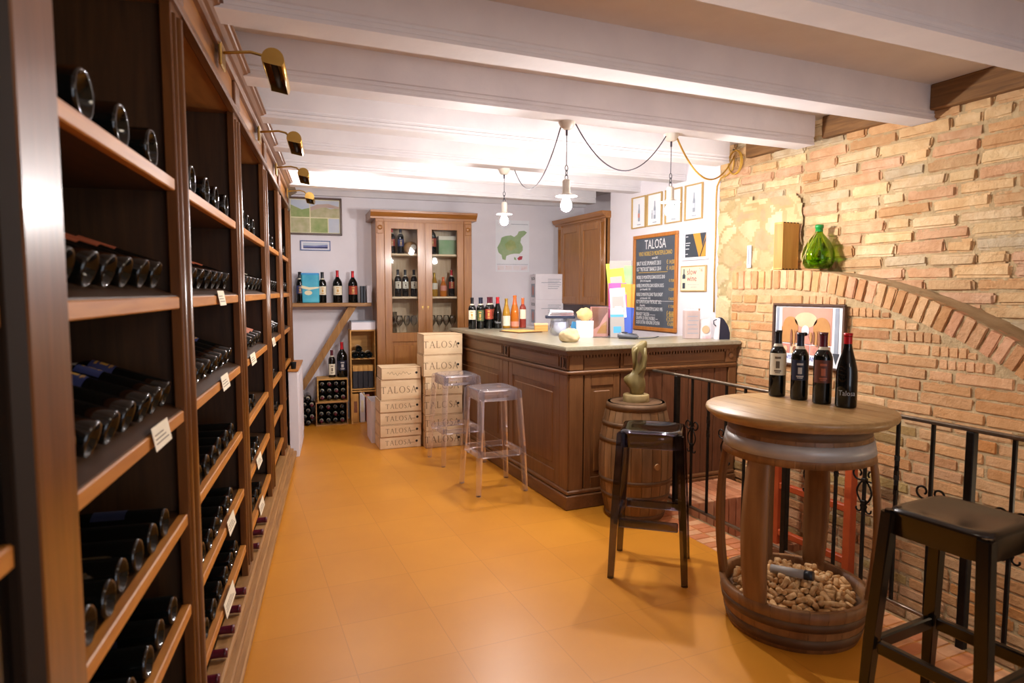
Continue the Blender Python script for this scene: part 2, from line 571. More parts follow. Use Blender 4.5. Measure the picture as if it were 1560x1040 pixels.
# ------------------------------------------------------------------ room shell
FAR = (0.979, 7.516); FAR_RZ = radians(-5)
CASE_RZ = radians(-8.2); CASE_O = (-0.4157, 0.0599)
WX = 3.68      # face of the upper right wall
LX = 3.45      # face of the lower brick wall with the arch
RX = 2.69      # stair railing

mb = MB()
mb.box(-2.2, RX, -2.6, 3.72, -0.12, 0.0).box(-2.2, 4.4, 3.72, 8.3, -0.12, 0.0).box(RX, 4.4, -2.6, -0.6, -0.12, 0.0)
struct('floor', mb, 'floor_tiles')
mb = MB().box(-2.2, 4.4, -2.7, 8.3, 2.60, 2.75)
struct('ceiling', mb, 'ceiling_paint')

def far(s, d, z=0.0):
    return (FAR[0] + cos(FAR_RZ) * s - sin(-FAR_RZ) * 0 + sin(FAR_RZ) * d, FAR[1] + sin(FAR_RZ) * s - cos(FAR_RZ) * d, z)
def case(x, u, z=0.0):
    c, s_ = cos(CASE_RZ), sin(CASE_RZ)
    return (CASE_O[0] + c * x - s_ * u, CASE_O[1] + s_ * x + c * u, z)

struct('wall_far', MB().box(-2.6, 3.6, 0.0, 0.15, -0.1, 2.62), 'wall_paint', (FAR[0], FAR[1], 0), (0, 0, FAR_RZ))
mb = MB().box(-2.6, 3.3, -0.05, 0.0, 2.50, 2.60).box(-2.6, 3.3, -0.07, 0.0, 2.555, 2.60)
struct('trim_1', mb, 'beam_paint', (FAR[0], FAR[1], 0), (0, 0, FAR_RZ))
struct('wall_left', MB().box(-0.56, -0.44, -3.0, 8.3, -0.1, 2.62), 'wall_paint', (CASE_O[0], CASE_O[1], 0), (0, 0, CASE_RZ))
mb = MB().box(-2.2, 0.55, -2.75, -2.6, -0.1, 2.62).box(2.05, 4.4, -2.75, -2.6, -0.1, 2.62).box(0.55, 2.05, -2.75, -2.6, 2.4, 2.62)
struct('wall_near', mb, 'wall_paint')
mb = MB().box(WX, 4.4, 4.25, 5.91, -0.1, 2.62).box(4.12, 4.4, 5.91, 8.3, -0.1, 2.62)
struct('wall_menu', mb, 'wall_paint')

# ceiling beams with a bead along the lower edge
for i, y in enumerate([0.15, 0.90, 1.66, 2.49, 3.215, 3.91, 4.68, 5.36, 6.24]):
    mb = MB()
    prof = [(0.0, 2.605), (0.0, 2.465), (0.006, 2.460), (0.006, 2.448), (0.0, 2.444), (0.004, 2.436), (0.004, 2.428), (0.0, 2.424), (0.0, 2.41), (0.145, 2.41), (0.145, 2.605)]
    mb.prism([(y + a, b) for a, b in prof], -1.1, {3.215: 3.56, 3.91: 3.47}.get(y, 3.70), 'yz')
    struct('trim_%d' % (i + 2), mb, 'beam_paint')
# dark boards between the beam ends, on top of the brick wall
for i, (a, b) in enumerate([(1.045, 1.66), (1.805, 2.49), (2.635, 3.215), (3.36, 3.91)]):
    struct('trim_%d' % (i + 12), MB().box(3.62, 3.69, a, b, 2.46, 2.60, 0.006), 'old_beam')

# --- brick walls
BASE = (0.78, 0.63, 0.44)
def bcol(hexs, jit=0.10):
    c = lin(random.choice(hexs))
    k = 1 + random.uniform(-jit, jit)
    return tuple(min(1.4, c[i] * k / BASE[i]) for i in range(3))
UP = ['c6a274', 'ceac7e', 'bd9264', 'ccb088', 'b8946a', 'd2b284', 'c49a74', 'b8a484', 'c69e7c', 'd0b284']
LOW = ['be8c5a', 'c69868', 'b68250', 'c69c6e', 'bc8e60', 'c29266', 'b6885a', 'b07e52']
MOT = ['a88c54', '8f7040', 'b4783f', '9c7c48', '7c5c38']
def brick(mb, cy, cz, ly, lz, x, depth, ang=0.0, rough=0.004, ch=0.007):
    """one brick on a wall facing -x, its outer face near x"""
    bm = bmesh.new()
    bmesh.ops.create_cube(bm, size=1.0, matrix=Matrix.Diagonal((depth, ly, lz, 1)))
    bmesh.ops.bevel(bm, geom=bm.edges[:], offset=min(ch, lz * 0.3), segments=2, affect='EDGES')
    for v in bm.verts:
        if v.co.x < 0:
            v.co += Vector((random.uniform(-1, 1) * rough * 0.6, random.uniform(-1, 1) * rough, random.uniform(-1, 1) * rough))
    bmesh.ops.transform(bm, verts=bm.verts[:], matrix=Matrix.Translation((x + depth / 2, cy, cz)) @ Matrix.Rotation(ang, 4, 'X'))
    mb.frombm(bm, False)
def rough_back(mb, x, y0, y1, z0, z1, step, amp, top=None):
    """mortar bed: a rough grid facing -x"""
    ny = int((y1 - y0) / step); vs = []; fs = []
    nz = int((z1 - z0) / step)
    for j in range(nz + 1):
        for i in range(ny + 1):
            y = y0 + (y1 - y0) * i / ny
            zt = z1 if top is None else top(y)
            z = z0 + (zt - z0) * j / nz
            vs.append((x + random.uniform(-amp, amp), y, z))
    for j in range(nz):
        for i in range(ny):
            a = j * (ny + 1) + i
            fs.append((a, a + ny + 1, a + ny + 2, a + 1))
    mb.add(vs, fs, True)

mb = MB()
mb.box(WX + 0.012, 4.4, -2.6, 4.25, -1.9, 2.62)
rough_back(mb, WX + 0.006, 0.2, 4.25, 1.1, 2.6, 0.03, 0.006)
z = 1.16
row = 0
def stone_zone(y, z):
    return (y > 3.42 + 0.10 * sin(z * 9) and 1.55 < z < 2.13) or (y > 3.86 and z < 2.2)
while z < 2.60:
    y = -0.4 + random.uniform(-.15, .15)
    h = random.uniform(0.060, 0.070)
    while y < 4.25:
        L_ = random.choice([0.29, 0.31, 0.27, 0.33, 0.26, 0.15])
        y1 = min(y + L_, 4.245)
        yc = (y + y1) / 2
        if y1 - y > 0.05 and not stone_zone(yc, z + h / 2):
            mb.mat = 1; mb.col = bcol(UP)
            brick(mb, yc, z + h / 2 + random.uniform(-.004, .004), y1 - y - 0.006, h, WX - 0.009 + random.uniform(-.006, .005), 0.05, random.uniform(-.018, .018), 0.005, 0.011)
        y = y1 + random.uniform(0.004, 0.012)
    z += h + random.uniform(0.007, 0.011)
# rough rubble stones by the corner of the upper wall
from mathutils import noise
STC_ = ['d0b88c', 'c8ac80', 'd4bc92', 'c0a47a', 'bf9874', 'ccb48c', 'ceb088']
st = .018
ny, nz = int(.86 / st), int(1.16 / st)
pt = {}
for j in range(nz + 1):
    for i in range(ny + 1):
        y, z = 3.39 + i * st, 1.02 + j * st
        q = Vector((y * 5.2 + .4 * noise.noise(Vector((y * 6, z * 6, 0))), z * 6.6 + .4 * noise.noise(Vector((y * 6, z * 6, 5))), 0.3))
        d, pts = noise.voronoi(q)
        e = min(1, (d[1] - d[0]) * 2.6)
        x = WX - .002 - .022 * e ** .5 - .006 * noise.noise(Vector((y * 22, z * 22, 1)))
        pt[i, j] = ((x, min(y, 4.248), z), int(abs(pts[0].x * 7.3 + pts[0].y * 3.1) * 10), e)
mb.mat = 2
for j in range(nz):
    for i in range(ny):
        y, z = 3.39 + (i + .5) * st, 1.02 + (j + .5) * st
        if not stone_zone(y, z): continue
        k = pt[i, j][1]
        c_ = lin(STC_[k % 7]) if pt[i, j][2] > .22 else lin('b49c70')
        mb.col = tuple(c_[q] / BASE[q] for q in range(3))
        mb.add([pt[a_, b_][0] for a_, b_ in ((i, j), (i, j + 1), (i + 1, j + 1), (i + 1, j))], [(0, 1, 2, 3)], True)
struct('wall_right', mb, ['mortar', 'brick_rough', 'stone'])

# lower wall with the segmental arch
AC = (3.40, 1.60 - 3.13); AR = 3.13; AD = 0.138
def ledge(y): return 1.60 if y > 3.40 else AC[1] + sqrt(AR * AR - (max(y, .6) - AC[0]) ** 2)
def under(y): return 1.60 - AD if y > 3.40 else AC[1] + sqrt((AR - AD) ** 2 - (max(y, .6) - AC[0]) ** 2)
mb = MB()
ys = [3.83] + [3.40 - 0.15 * k for k in range(0, 19)]
poly = [(y, ledge(y) - 0.004) for y in ys] + [(ys[-1], -1.9), (3.83, -1.9)]
mb.prism(poly, LX + 0.012, WX + 0.03, 'yz')
rough_back(mb, LX + 0.002, ys[-1], 3.83, -1.9, 1.6, 0.04, 0.004, lambda y: ledge(y) - 0.006)
# voussoirs
s = 0.0
t = -0.42 / AR
while True:
    w_ = random.uniform(.050, .058)
    if s > 2.9: break
    if s < 0.42:      # level part by the corner
        yc = 3.82 - s - w_ / 2; ang = 0.0; zc = 1.60 - AD / 2
    else:
        a = (s - 0.42 + w_ / 2) / AR
        yc = AC[0] - (AR - AD / 2) * sin(a); zc = AC[1] + (AR - AD / 2) * cos(a); ang = a
    mb.mat = 1; mb.col = bcol(LOW + ['c89068', 'cc9870'])
    brick(mb, yc, zc, w_, AD - random.uniform(.004, .014), LX - 0.008 + random.uniform(-.004, .004), .06, ang, .003, .005)
    s += w_ + random.uniform(.010, .015)
z = -1.5
while z < 1.6:
    h = random.uniform(.052, .057)
    y = 0.0 + random.uniform(0, .2)
    while y < 3.83:
        L_ = random.choice([.27, .27, .26, .28, .13]); y1 = min(y + L_, 3.826); yc = (y + y1) / 2
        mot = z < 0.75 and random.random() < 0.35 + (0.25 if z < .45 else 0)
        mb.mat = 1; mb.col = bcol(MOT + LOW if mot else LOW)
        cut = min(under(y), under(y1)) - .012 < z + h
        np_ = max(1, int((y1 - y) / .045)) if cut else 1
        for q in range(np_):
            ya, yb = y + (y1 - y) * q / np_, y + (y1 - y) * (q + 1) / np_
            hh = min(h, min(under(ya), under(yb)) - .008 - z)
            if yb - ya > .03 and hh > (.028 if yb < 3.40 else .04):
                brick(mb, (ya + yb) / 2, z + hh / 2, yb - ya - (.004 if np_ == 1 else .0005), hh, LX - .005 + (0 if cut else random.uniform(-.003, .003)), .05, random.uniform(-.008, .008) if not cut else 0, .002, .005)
        y = y1 + random.uniform(.006, .011)
    z += h + random.uniform(.009, .013)
# the wall's left end, facing the counter
for k in range(46):
    z = -1.5 + k * .067
    if z > 1.5: break
    mb.mat = 1; mb.col = bcol(LOW)
    mb.box(LX + .005, LX + .12, 3.80, 3.836, z, z + .054, .004)
struct('wall_arch', mb, ['mortar', 'brick_fine'])

# brick edging of the floor along the railing, stair landing and the steps down
mb = MB()
y = 0.2
while y < 3.70:
    for c_ in range(2):
        mb.col = bcol(['cc8a5a', 'd49a68', 'c47e50', 'd8a678'])
        mb.box(RX - .235 + c_ * .118, RX - .235 + c_ * .118 + .112, y, y + .060, -.02, .004, .003)
    y += .066
struct('trim_16', mb, 'brick_floor')
mb = MB()
mb.box(RX - .02, RX + .02, -.6, 3.72, -1.9, -.001)
mb.box(RX, LX + .05, -.6, 3.72, -1.95, -1.75)
k = 0
for k in range(20):
    x = RX + .03 + k * .062
    if x > 3.30: break
    mb.mat = 1; mb.col = bcol(['cf9468', 'd8a278', 'c88a60', 'd8ac84'])
    mb.box(x, x + .056, 3.36, 3.715, .02, .075, .004)
    mb.box(x, x + .056, 3.33, 3.37, -.24, .07, .004)
mb.mat = 0; mb.col = (1, 1, 1)
mb.box(RX + .03, 3.32, 3.345, 3.715, -1.8, .05)
for j in range(8):
    y1 = 3.33 - j * .26; zt = -.20 - j * .19
    for k in range(12):
        x = RX + .03 + k * .062
        mb.mat = 1; mb.col = bcol(['a87850', 'b4845c', '9c6c48'])
        mb.box(x, x + .056, y1 - .26, y1, zt - .055, zt, .004)
    mb.mat = 0
    mb.box(RX + .03, LX, y1 - .25, y1, zt - .3, zt - .056)
struct('trim_17', mb, ['mortar', 'brick_floor'])

# ------------------------------------------------------------------ bottles
def make_bottle(H=0.30, R=0.0375, style='bordeaux', glass='bottle_dark', cap='foil_black', lab='label_cream',
                lz=(0.30, 0.56), half=62, band=True, mark=None, seg=24, name='wine_bottle', capz=0.80, script=None):
    t = thing(name, 'wine bottle', 'wine bottle')
    if style == 'bordeaux':
        pr = [(0, .13), (.3, .115), (.62, .06), (.84, .006), (.90, 0), (.965, .006), (1, .024), (1, .62), (.97, .66), (.86, .705), (.66, .745), (.48, .775), (.40, .81), (.385, .86), (.385, .965), (.43, .968), (.43, .995), (.36, 1.0), (0, 1.0)]
    elif style == 'magnum':
        pr = [(0, .13), (.3, .115), (.62, .06), (.84, .006), (.90, 0), (.965, .006), (1, .024), (1, .55), (.98, .60), (.88, .66), (.68, .715), (.46, .76), (.33, .80), (.29, .85), (.28, .965), (.31, .968), (.31, .995), (.26, 1.0), (0, 1.0)]
    else:   # burgundy or sparkling
        pr = [(0, .13), (.3, .115), (.62, .06), (.84, .006), (.90, 0), (.965, .006), (1, .024), (1, .42), (.97, .49), (.88, .56), (.74, .64), (.58, .72), (.45, .79), (.38, .85), (.36, .95), (.40, .96), (.40, .99), (.34, 1.0), (0, 1.0)]
    prof = [(a * R, b * H) for a, b in pr]
    g = MB().lathe(prof, seg).build('glass', glass, t)
    def rad(z):
        for (r0, z0), (r1, z1) in zip(prof[6:], prof[7:]):
            if z0 <= z <= z1 and z1 > z0: return r0 + (r1 - r0) * (z - z0) / (z1 - z0)
        return R * .4
    zs = [H * (capz + (1.0 - capz) * k / 6) for k in range(7)]
    cp = [(rad(z) + .0007, z) for z in zs[:-1]] + [(rad(H * .99) + .0007, H * 1.003), (0, H * 1.004)]
    MB().lathe(cp, 16, cap=False).build('capsule', cap, t)
    if band:
        zz = H * (capz - .012)
        MB().lathe([(rad(zz - .008 * H / .3) + .0006, zz - .008 * H / .3), (rad(zz + .006) + .0006, zz + .006)], 16, cap=False).build('neck_band', 'band_cream', t)
    if lab:
        a0, a1 = radians(-90 - half), radians(-90 + half)
        lb = MB(); lb.lathe([(R + .0006, lz[0] * H), (R + .0006, lz[1] * H)], 14, a0=a0, a1=a1)
        lo = lb.build('label', lab, t)
        if mark:
            mm = MB(); c = (lz[0] + lz[1]) / 2 * H; hh = (lz[1] - lz[0]) * H
            for w_, zc, hz in ((.34, c + hh * .30, hh * .05), (.22, c - .02 * hh, hh * .16), (.40, c - hh * .30, hh * .03), (.3, c - hh * .38, hh * .02)):
                mm.lathe([(R + .0011, zc - hz), (R + .0011, zc + hz)], 6, a0=radians(-90) - w_, a1=radians(-90) + w_)
            mm.build('label_print', mark, lo)
    if script:
        me = text_mesh(script, R * .72, 'white_ink', sx=.85)
        for v in me.vertices:
            a = v.co.x / R
            v.co = Vector((R * sin(a) * 1.015, -R * cos(a) * 1.015, v.co.z + H * .17))
        o = bpy.data.objects.new('script_lettering', me); C.objects.link(o); o.parent = t
    return t
def lie_rot(d, up=(0, 0, 1), roll=0.0):
    z = Vector(d).normalized()
    y = -(Vector(up) - z * z.dot(Vector(up))).normalized()
    x = y.cross(z)
    m = Matrix((x, y, z)).transposed()
    return (m @ Matrix.Rotation(roll, 3, 'Z')).to_euler()

# ------------------------------------------------------------------ the long bookcase of bottles on the left
BK = thing('wine_bookcase', 'long dark wooden bookcase full of wine bottles along the left wall', 'bookcase', (CASE_O[0], CASE_O[1], 0), CASE_RZ)
ST_U = [(-1.2, -1.05), (1.07, 1.215), (2.03, 2.16), (3.19, 3.33), (4.42, 4.57), (5.52, 5.68), (6.62, 6.80)]
SH_Z = [1.735, 1.405, 1.08, 0.776, 0.506, 0.237]
bx('back_panel', 'case_back', -.42, -.40, -1.2, 6.80, .06, 2.45, BK)
for i, (a, b) in enumerate(ST_U):
    m = MB(); m.mat = 0
    c = (a + b) / 2
    m.box(-.40, -.02, c - .022 if i < 6 else b - .03, c + .022 if i < 6 else b, .10, 2.26)
    m.mat = 1
    m.box(-.03, 0, a, b, .10, 2.26, .003)
    w_ = b - a
    for k, (o, r) in enumerate(() if i == 1 else ((.18, .012), (.5, .020), (.82, .012))):
        m.cyl((-.004, a + o * w_, .16), (-.004, a + o * w_, 2.22), r, 10)
    m.build('stile', ['case_wood_z', 'front_wood_z'], BK)
for i in range(0, 6):
    a, b = ST_U[i], ST_U[i + 1]
    u0, u1 = a[1] - .05, b[0] + .05
    if i == 0: u0 = -.3
    for k, z in enumerate(SH_Z):
        m = MB(); m.mat = 0; m.box(-.40, -.032, u0, u1, z, z + .028); m.mat = 1; m.box(-.032, -.006, a[1] if i else -.3, b[0], z - .004, z + .03, .003)
        m.build('shelf', ['case_wood_y', 'edge_wood_y'], BK)
    if i > 0:
        for k in (1, 2):
            z = SH_Z[k] + .030
            m = MB(); m.prism([(-.012, z), (-.012, z + .004), (-.36, z + .004 + .348 * math.tan(radians(19))), (-.36, z)], u0 + .03, u1 - .03, 'xz')
            m.build('sloped_rack', 'case_wood_y', BK)
m = MB(); m.mat = 0; m.box(-.40, -.02, -1.2, 6.8, .075, .10)
m.mat = 1; m.box(-.05, .045, -1.2, 5.90, .03, .085, .006).box(-.05, .07, -1.2, 5.90, .03, .062, .006).box(-.05, .02, -1.2, 5.90, .08, .115, .008).box(-.05, -.004, 5.90, 6.8, .03, .115, .004)
m.build('plinth', ['case_wood_y', 'oak_y'], BK)
for u in (.9, 1.9, 2.9, 3.85, 4.75, 5.7):
    MB().lathe([(.018, 0), (.024, .012), (.018, .03)], 12, cx=.035, cy=u).build('foot', 'case_wood_z', BK)
m = MB(); m.mat = 0; m.box(-.40, -.004, -1.2, 6.8, 2.25, 2.39)
m.mat = 1
m.box(-.02, .014, -1.2, 6.82, 2.245, 2.272, .004).box(-.02, .008, -1.2, 6.81, 2.272, 2.282, .003)
for a, b in ST_U: m.box(-.01, .010, a, b, 2.28, 2.385, .004)
m.build('frieze', ['cabinet_wood_y', 'front_wood_y'], BK)
m = MB()
prof = [(-.40, 2.385), (.012, 2.385), (.02, 2.392), (.022, 2.400), (.034, 2.404), (.05, 2.414), (.062, 2.418), (.066, 2.424), (.074, 2.426), (.074, 2.436), (-.40, 2.436)]
m.prism([(p[0], p[1]) for p in prof], -1.2, 6.88, 'xz')
m.build('cornice', 'counter_wood_y', BK)
# the glazed door at the near end
dr = MB(); dr.mat = 0
dr.box(-.03, .0, .95 - .9, 1.065, .12, .22).box(-.03, 0, .05, 1.065, 2.14, 2.24).box(-.03, 0, 1.0, 1.065, .22, 2.14, .003).box(-.03, 0, .05, .12, .22, 2.14, .003)
d_o = dr.build('door', 'door_dark', BK)
bx('glass_pane', 'window_glass', -.018, -.014, .12, 1.0, .22, 2.14, d_o)

ROWS = ['top', 'second', 'third', 'fourth', 'fifth', 'sixth', 'lowest']
BAYS = ['first', 'second', 'third', 'fourth', 'fifth']
TILT = radians(19)
nrm = Vector((cos(CASE_RZ), sin(CASE_RZ), 0))
def case_proto(**k): return make_bottle(seg=20, **k)
P_MAG = case_proto(H=.34, R=.050, style='magnum', cap='foil_red', lab=None, band=False)
P_PLAIN = case_proto(cap='foil_black', lab='label_navy', lz=(.3, .56))
P_COP = case_proto(cap='foil_wine', lab='label_copper', lz=(.36, .66))
P_CRM = case_proto(cap='foil_gold', lab='label_cream', lz=(.30, .60))
P_SIL = case_proto(cap='foil_black', lab='label_silver', lz=(.2, .6))
P_NAVY = case_proto(cap='foil_black', lab='label_blue', lz=(.46, .66), mark='label_mark')
P_PINK = case_proto(cap='foil_orange', lab='label_pink', lz=(.16, .62))
P_ROSE = case_proto(cap='foil_wine', lab='label_silver', lz=(.12, .62))
GRP = 'bottles lying in the long bookcase'
used_spots = []
def bay_range(b): return ST_U[b + 1][1] + .012, ST_U[b + 2][0] - .012
def put_row(b, r, proto, n, R, desc, start=None, pitch=None, neck=False):
    u0, u1 = bay_range(b)
    if pitch is None: pitch = (u1 - u0 - 2 * R) / max(1, n - 1)
    us = [(start if start is not None else u0 + R) + pitch * k for k in range(n)]
    us = [u for u in us if u + R < u1 + .02]
    z = SH_Z[r] + .030 if r < 6 else .10
    for k, u in enumerate(us):
        u += random.uniform(-.004, .004)
        if neck:
            d = nrm * 1.0
            p = case(-.285, u, z + R + .001)
            rot = lie_rot(d, roll=random.uniform(-3, 3))
        elif r in (1, 2):
            d = -nrm * cos(TILT) + Vector((0, 0, sin(TILT)))
            p = case(-.045 + random.uniform(-.004, .004) - R * sin(TILT) * -1, u, z + .006 + R / cos(TILT) * 1.0 + .033 * math.tan(TILT))
            rot = lie_rot(d, roll=random.uniform(-.25, .25))
        else:
            d = -nrm
            p = case(-.024 + random.uniform(-.006, .004), u, z + R + .001)
            rot = lie_rot(d, roll=random.uniform(-3, 3))
        place(proto, p, rot, '%s bottle, %s from near end, %s shelf, %s bay of the bookcase' % (desc, ORD[k], ROWS[r], BAYS[b]), GRP)
RP = .0375
put_row(0, 0, P_MAG, 3, .05, 'large dark', 1.413, .235)
put_row(1, 0, P_MAG, 4, .05, 'large dark', 2.39, .222)
for b in (2, 3, 4): put_row(b, 0, P_MAG, 4, .05, 'large dark', pitch=.215)
put_row(0, 1, P_COP, 7, RP, 'copper labelled', 1.31, .117)
put_row(1, 1, P_COP, 7, RP, 'copper labelled', 2.25, .130)
put_row(2, 1, P_CRM, 7, RP, 'cream labelled')
put_row(3, 1, P_SIL, 6, RP, 'silver labelled')
put_row(4, 1, P_SIL, 5, RP, 'silver labelled')
put_row(0, 2, P_NAVY, 7, RP, 'blue labelled', 1.275, .115)
put_row(1, 2, P_NAVY, 7, RP, 'blue labelled', 2.30, .128)
put_row(2, 2, P_PINK, 6, RP, 'salmon labelled', 3.45, .16)
put_row(3, 2, P_ROSE, 5, RP, 'silver labelled')
put_row(4, 2, P_ROSE, 3, RP, 'silver labelled', pitch=.2)
for r, counts in ((3, (6, 6, 4, 4, 3)), (4, (6, 6, 5, 5, 4)), (5, (5, 6, 5, 4, 3))):
    for b in range(5):
        s0 = {(3, 0): (1.30, .11), (3, 1): (2.30, .14), (4, 1): (2.32, .128), (5, 1): (2.33, .145)}.get((r, b))
        if s0: put_row(b, r, P_PLAIN, counts[b], RP, 'dark', s0[0], s0[1])
        else: put_row(b, r, P_PLAIN, counts[b], RP, 'dark', pitch=.15 if b > 1 else .13)
P_RED = case_proto(cap='foil_wine', lab='label_cream')
put_row(0, 6, P_RED, 4, RP, 'red capped', 1.4, .16, True)
put_row(1, 6, P_RED, 5, RP, 'red capped', 2.30, .17, True)
put_row(2, 6, P_RED, 3, RP, 'red capped', 3.5, .2, True)
# paper price cards on the shelf fronts
for b, r, u, l, z_ in [(0, 2, 1.75, .15, 0), (1, 2, 2.72, .16, 0), (1, 1, 2.70, .14, 0), (2, 2, 3.62, .2, 0), (2, 4, 3.75, .2, 0), (2, 5, 3.8, .2, 0), (1, 4, 2.75, .16, 0), (1, 5, 2.65, .22, 0), (3, 2, 4.8, .2, 0)]:
    o = thing('price_card', 'small paper price card on the %s shelf, %s bay of the bookcase' % (ROWS[r], BAYS[b]), 'price card', case(.003, u, SH_Z[r] - .002), CASE_RZ, 'price cards on the bookcase shelves')
    c_ = MB().prism([(.003, -.006), (.0042, -.006), (-.0056, .050), (-.0068, .050)], -l / 2, l / 2, 'xz').build('card', 'label_cream', o)
    m = MB()
    for q in range(3): m.box(.0030 - (.008 + .010 * q) * .175, .0038 - (.008 + .010 * q) * .175, -l * .4, l * (.35 - .12 * q), .008 + .010 * q, .0105 + .010 * q)
    m.build('handwriting', 'label_ink', c_)
for b, u in ((0, 1.34), (1, 2.28)):
    o = thing('wine_carton', 'pale wine carton lying on the bottles, fourth shelf, %s bay of bookcase' % BAYS[b], 'carton', case(-.24, u, SH_Z[3] + .030 + .0765), CASE_RZ, 'cartons inside the bookcase')
    MB().box(-.13, .13, -.095, .095, 0, .085, .003).build('carton_body', 'card_brown', o)
    MB().box(-.12, .131, -.03, .03, .0, .0856).build('tape', 'label_cream', o)
# bottles standing behind the glass of the near door
PB0 = make_bottle(cap='foil_orange', lab='label_cream', glass='bottle_amber')
for k, u in enumerate((.88, .97)):
    place(PB0, case(-.12, u, SH_Z[1] + .0285), (0, 0, radians(80)), 'amber bottle with orange capsule behind the near glass door, ' + ('nearer the camera' if k == 0 else 'beside the stile'), 'bottles behind the glass door')

# brass picture lights along the cornice
PL = thing('picture_light', 'brass picture light', 'lamp')
MB().box(0, .012, -.05, .05, -.06, .06, .004).build('wall_plate', 'brass', PL)
MB().tube([(.01, 0, 0), (.05, 0, .005), (.11, 0, .012), (.15, 0, .004), (.185, 0, -.03), (.20, 0, -.05)], .006, 8).build('arm', 'brass', PL)
m = MB()
n = 14
vs = []; fs = []
A0 = radians(-40); A1 = radians(200)
for y in (-.18, .18):
    for r in (.040, .037):
        for i in range(n + 1):
            a = A0 + (A1 - A0) * i / n
            vs.append((.205 + r * cos(a), y, -.065 + r * sin(a)))
k = n + 1
for i in range(n):
    fs += [(i, i + 1, 2 * k + i + 1, 2 * k + i), (k + i, 3 * k + i, 3 * k + i + 1, k + i + 1), (i, k + i, k + i + 1, i + 1), (2 * k + i, 2 * k + i + 1, 3 * k + i + 1, 3 * k + i)]
fs += [(0, 2 * k, 3 * k, k), (n, k + n, 3 * k + n, 2 * k + n)]
m.add(vs, fs, True)
for y in (-.181, .179):
    m.prism([(.205 + .040 * cos(A0 + (A1 - A0) * i / n), -.065 + .040 * sin(A0 + (A1 - A0) * i / n)) for i in range(n + 1)], y, y + .003, 'xz')
sh = m.build('shade', 'brass', PL)
MB().cyl((.205, -.15, -.066), (.205, .15, -.066), .012, 10).build('tube_bulb', 'hole_dark', sh)
for k, u in enumerate((2.80, 4.10, 5.22, 6.42)):
    place(PL, case(.010, u, 2.372), (0, 0, CASE_RZ), 'brass picture light on bookcase cornice, ' + ['nearest the camera', 'second from the camera', 'third from the camera', 'farthest from the camera'][k], 'picture lights on the bookcase')

# white box-in with a wooden cap at the end of the bookcase
t = thing('white_cabinet', 'narrow white cabinet with wooden cap at the far end of the bookcase', 'cabinet', case(0, 0, 0), CASE_RZ)
bx('body', 'wall_paint', .012, .092, 5.92, 6.75, 0, .755, t, .004)
bx('top_board', 'edge_wood_y', .010, .098, 5.905, 6.77, .755, .772, t, .003)
m = MB()
for a in (5.99, 6.40): m.box(.092, .096, a, a + .33, .08, .72, .002)
m.build('panel', 'card_white', t)
t = thing('cork_stopper', 'large cork stopper standing on the narrow white cabinet', 'cork', case(.055, 5.98, .7725), 0)
MB().lathe([(.020, 0), (.026, .05), (.026, .06)], 14).build('stopper', 'cork', t)

# ------------------------------------------------------------------ far wall
# glazed display cabinet
VD = 0.45
t = thing('display_cabinet', 'tall wooden display cabinet with two glazed doors against the far wall', 'cabinet', far(1.04, 0.0), FAR_RZ)
x0, x1 = -.525, .525
bx('back_panel', 'pale_wood_z', x0, x1, -.02, 0, 0, 2.25, t)  # paler tone stands in for light inside the cabinet
for s_ in (-1, 1):
    bx('side_panel', 'cabinet_wood_z', min(s_ * .525, s_ * .50), max(s_ * .525, s_ * .50), -VD + .02, -.02, 0, 2.25, t)
    m = MB(); a, b = min(s_ * .44, s_ * .53), max(s_ * .44, s_ * .53)
    m.box(a, b, -VD - .012, -VD + .03, 0, 2.23, .004)
    m.box(a + .012, b - .012, -VD - .022, -VD, 2.07, 2.20, .004)
    m.sphere(((a + b) / 2, -VD - .022, 2.135), .026, 12, 8, 1, .5, 1)
    m.box(a - .008, b + .008, -VD - .025, -VD + .03, 0, .13, .006)
    m.build('pilaster', 'cabinet_wood_z', t)
m = MB()
m.prism([(-.0, 2.23), (-VD - .015, 2.23), (-VD - .018, 2.25), (-VD - .03, 2.258), (-VD - .05, 2.28), (-VD - .062, 2.292), (-VD - .066, 2.315), (0, 2.315)], -.585, .585, 'yz')
m.build('cornice', 'cabinet_wood_x', t)
bx('bottom_rail', 'cabinet_wood_x', -.44, .44, -VD, -.02, 0, .12, t)
bx('top_rail', 'cabinet_wood_x', -.44, .44, -VD, -.02, 2.20, 2.235, t)
for z in (.97, 1.385, 1.855):
    bx('shelf', 'pale_wood_x', -.50, .50, -VD + .05, -.02, z - .012, z + .008, t)
bx('middle_post', 'cabinet_wood_z', -.012, .012, -VD + .0, -VD + .035, .12, 2.2, t)
for s_ in (-1, 1):
    a, b = (-.438, -.006) if s_ < 0 else (.006, .438)
    m = MB(); y0, y1 = -VD - .006, -VD + .02
    m.box(a, a + .075, y0, y1, .125, 2.20, .003).box(b - .075, b, y0, y1, .125, 2.20, .003)
    m.box(a + .07, b - .07, y0, y1, 2.125, 2.20, .003).box(a + .07, b - .07, y0, y1, .90, 1.0, .003).box(a + .07, b - .07, y0, y1, .125, .21, .003)
    m.box(a + .07, b - .07, y0 + .012, y1, .21, .90).box(a + .09, b - .09, y0 + .004, y1, .25, .86, .004)
    d = m.build('door', 'cabinet_wood_z', t)
    bx('glass_pane', 'window_glass', a + .07, b - .07, -VD + .004, -VD + .007, 1.0, 2.125, d)
    m = MB(); m.cyl((s_ * .03, y0, 1.28), (s_ * .03, y0 - .006, 1.28), .010, 10); m.box(s_ * .03 - .002, s_ * .03 + .002, y0 - .008, y0 - .004, 1.25, 1.272)
    m.build('key_plate', 'brass', d)
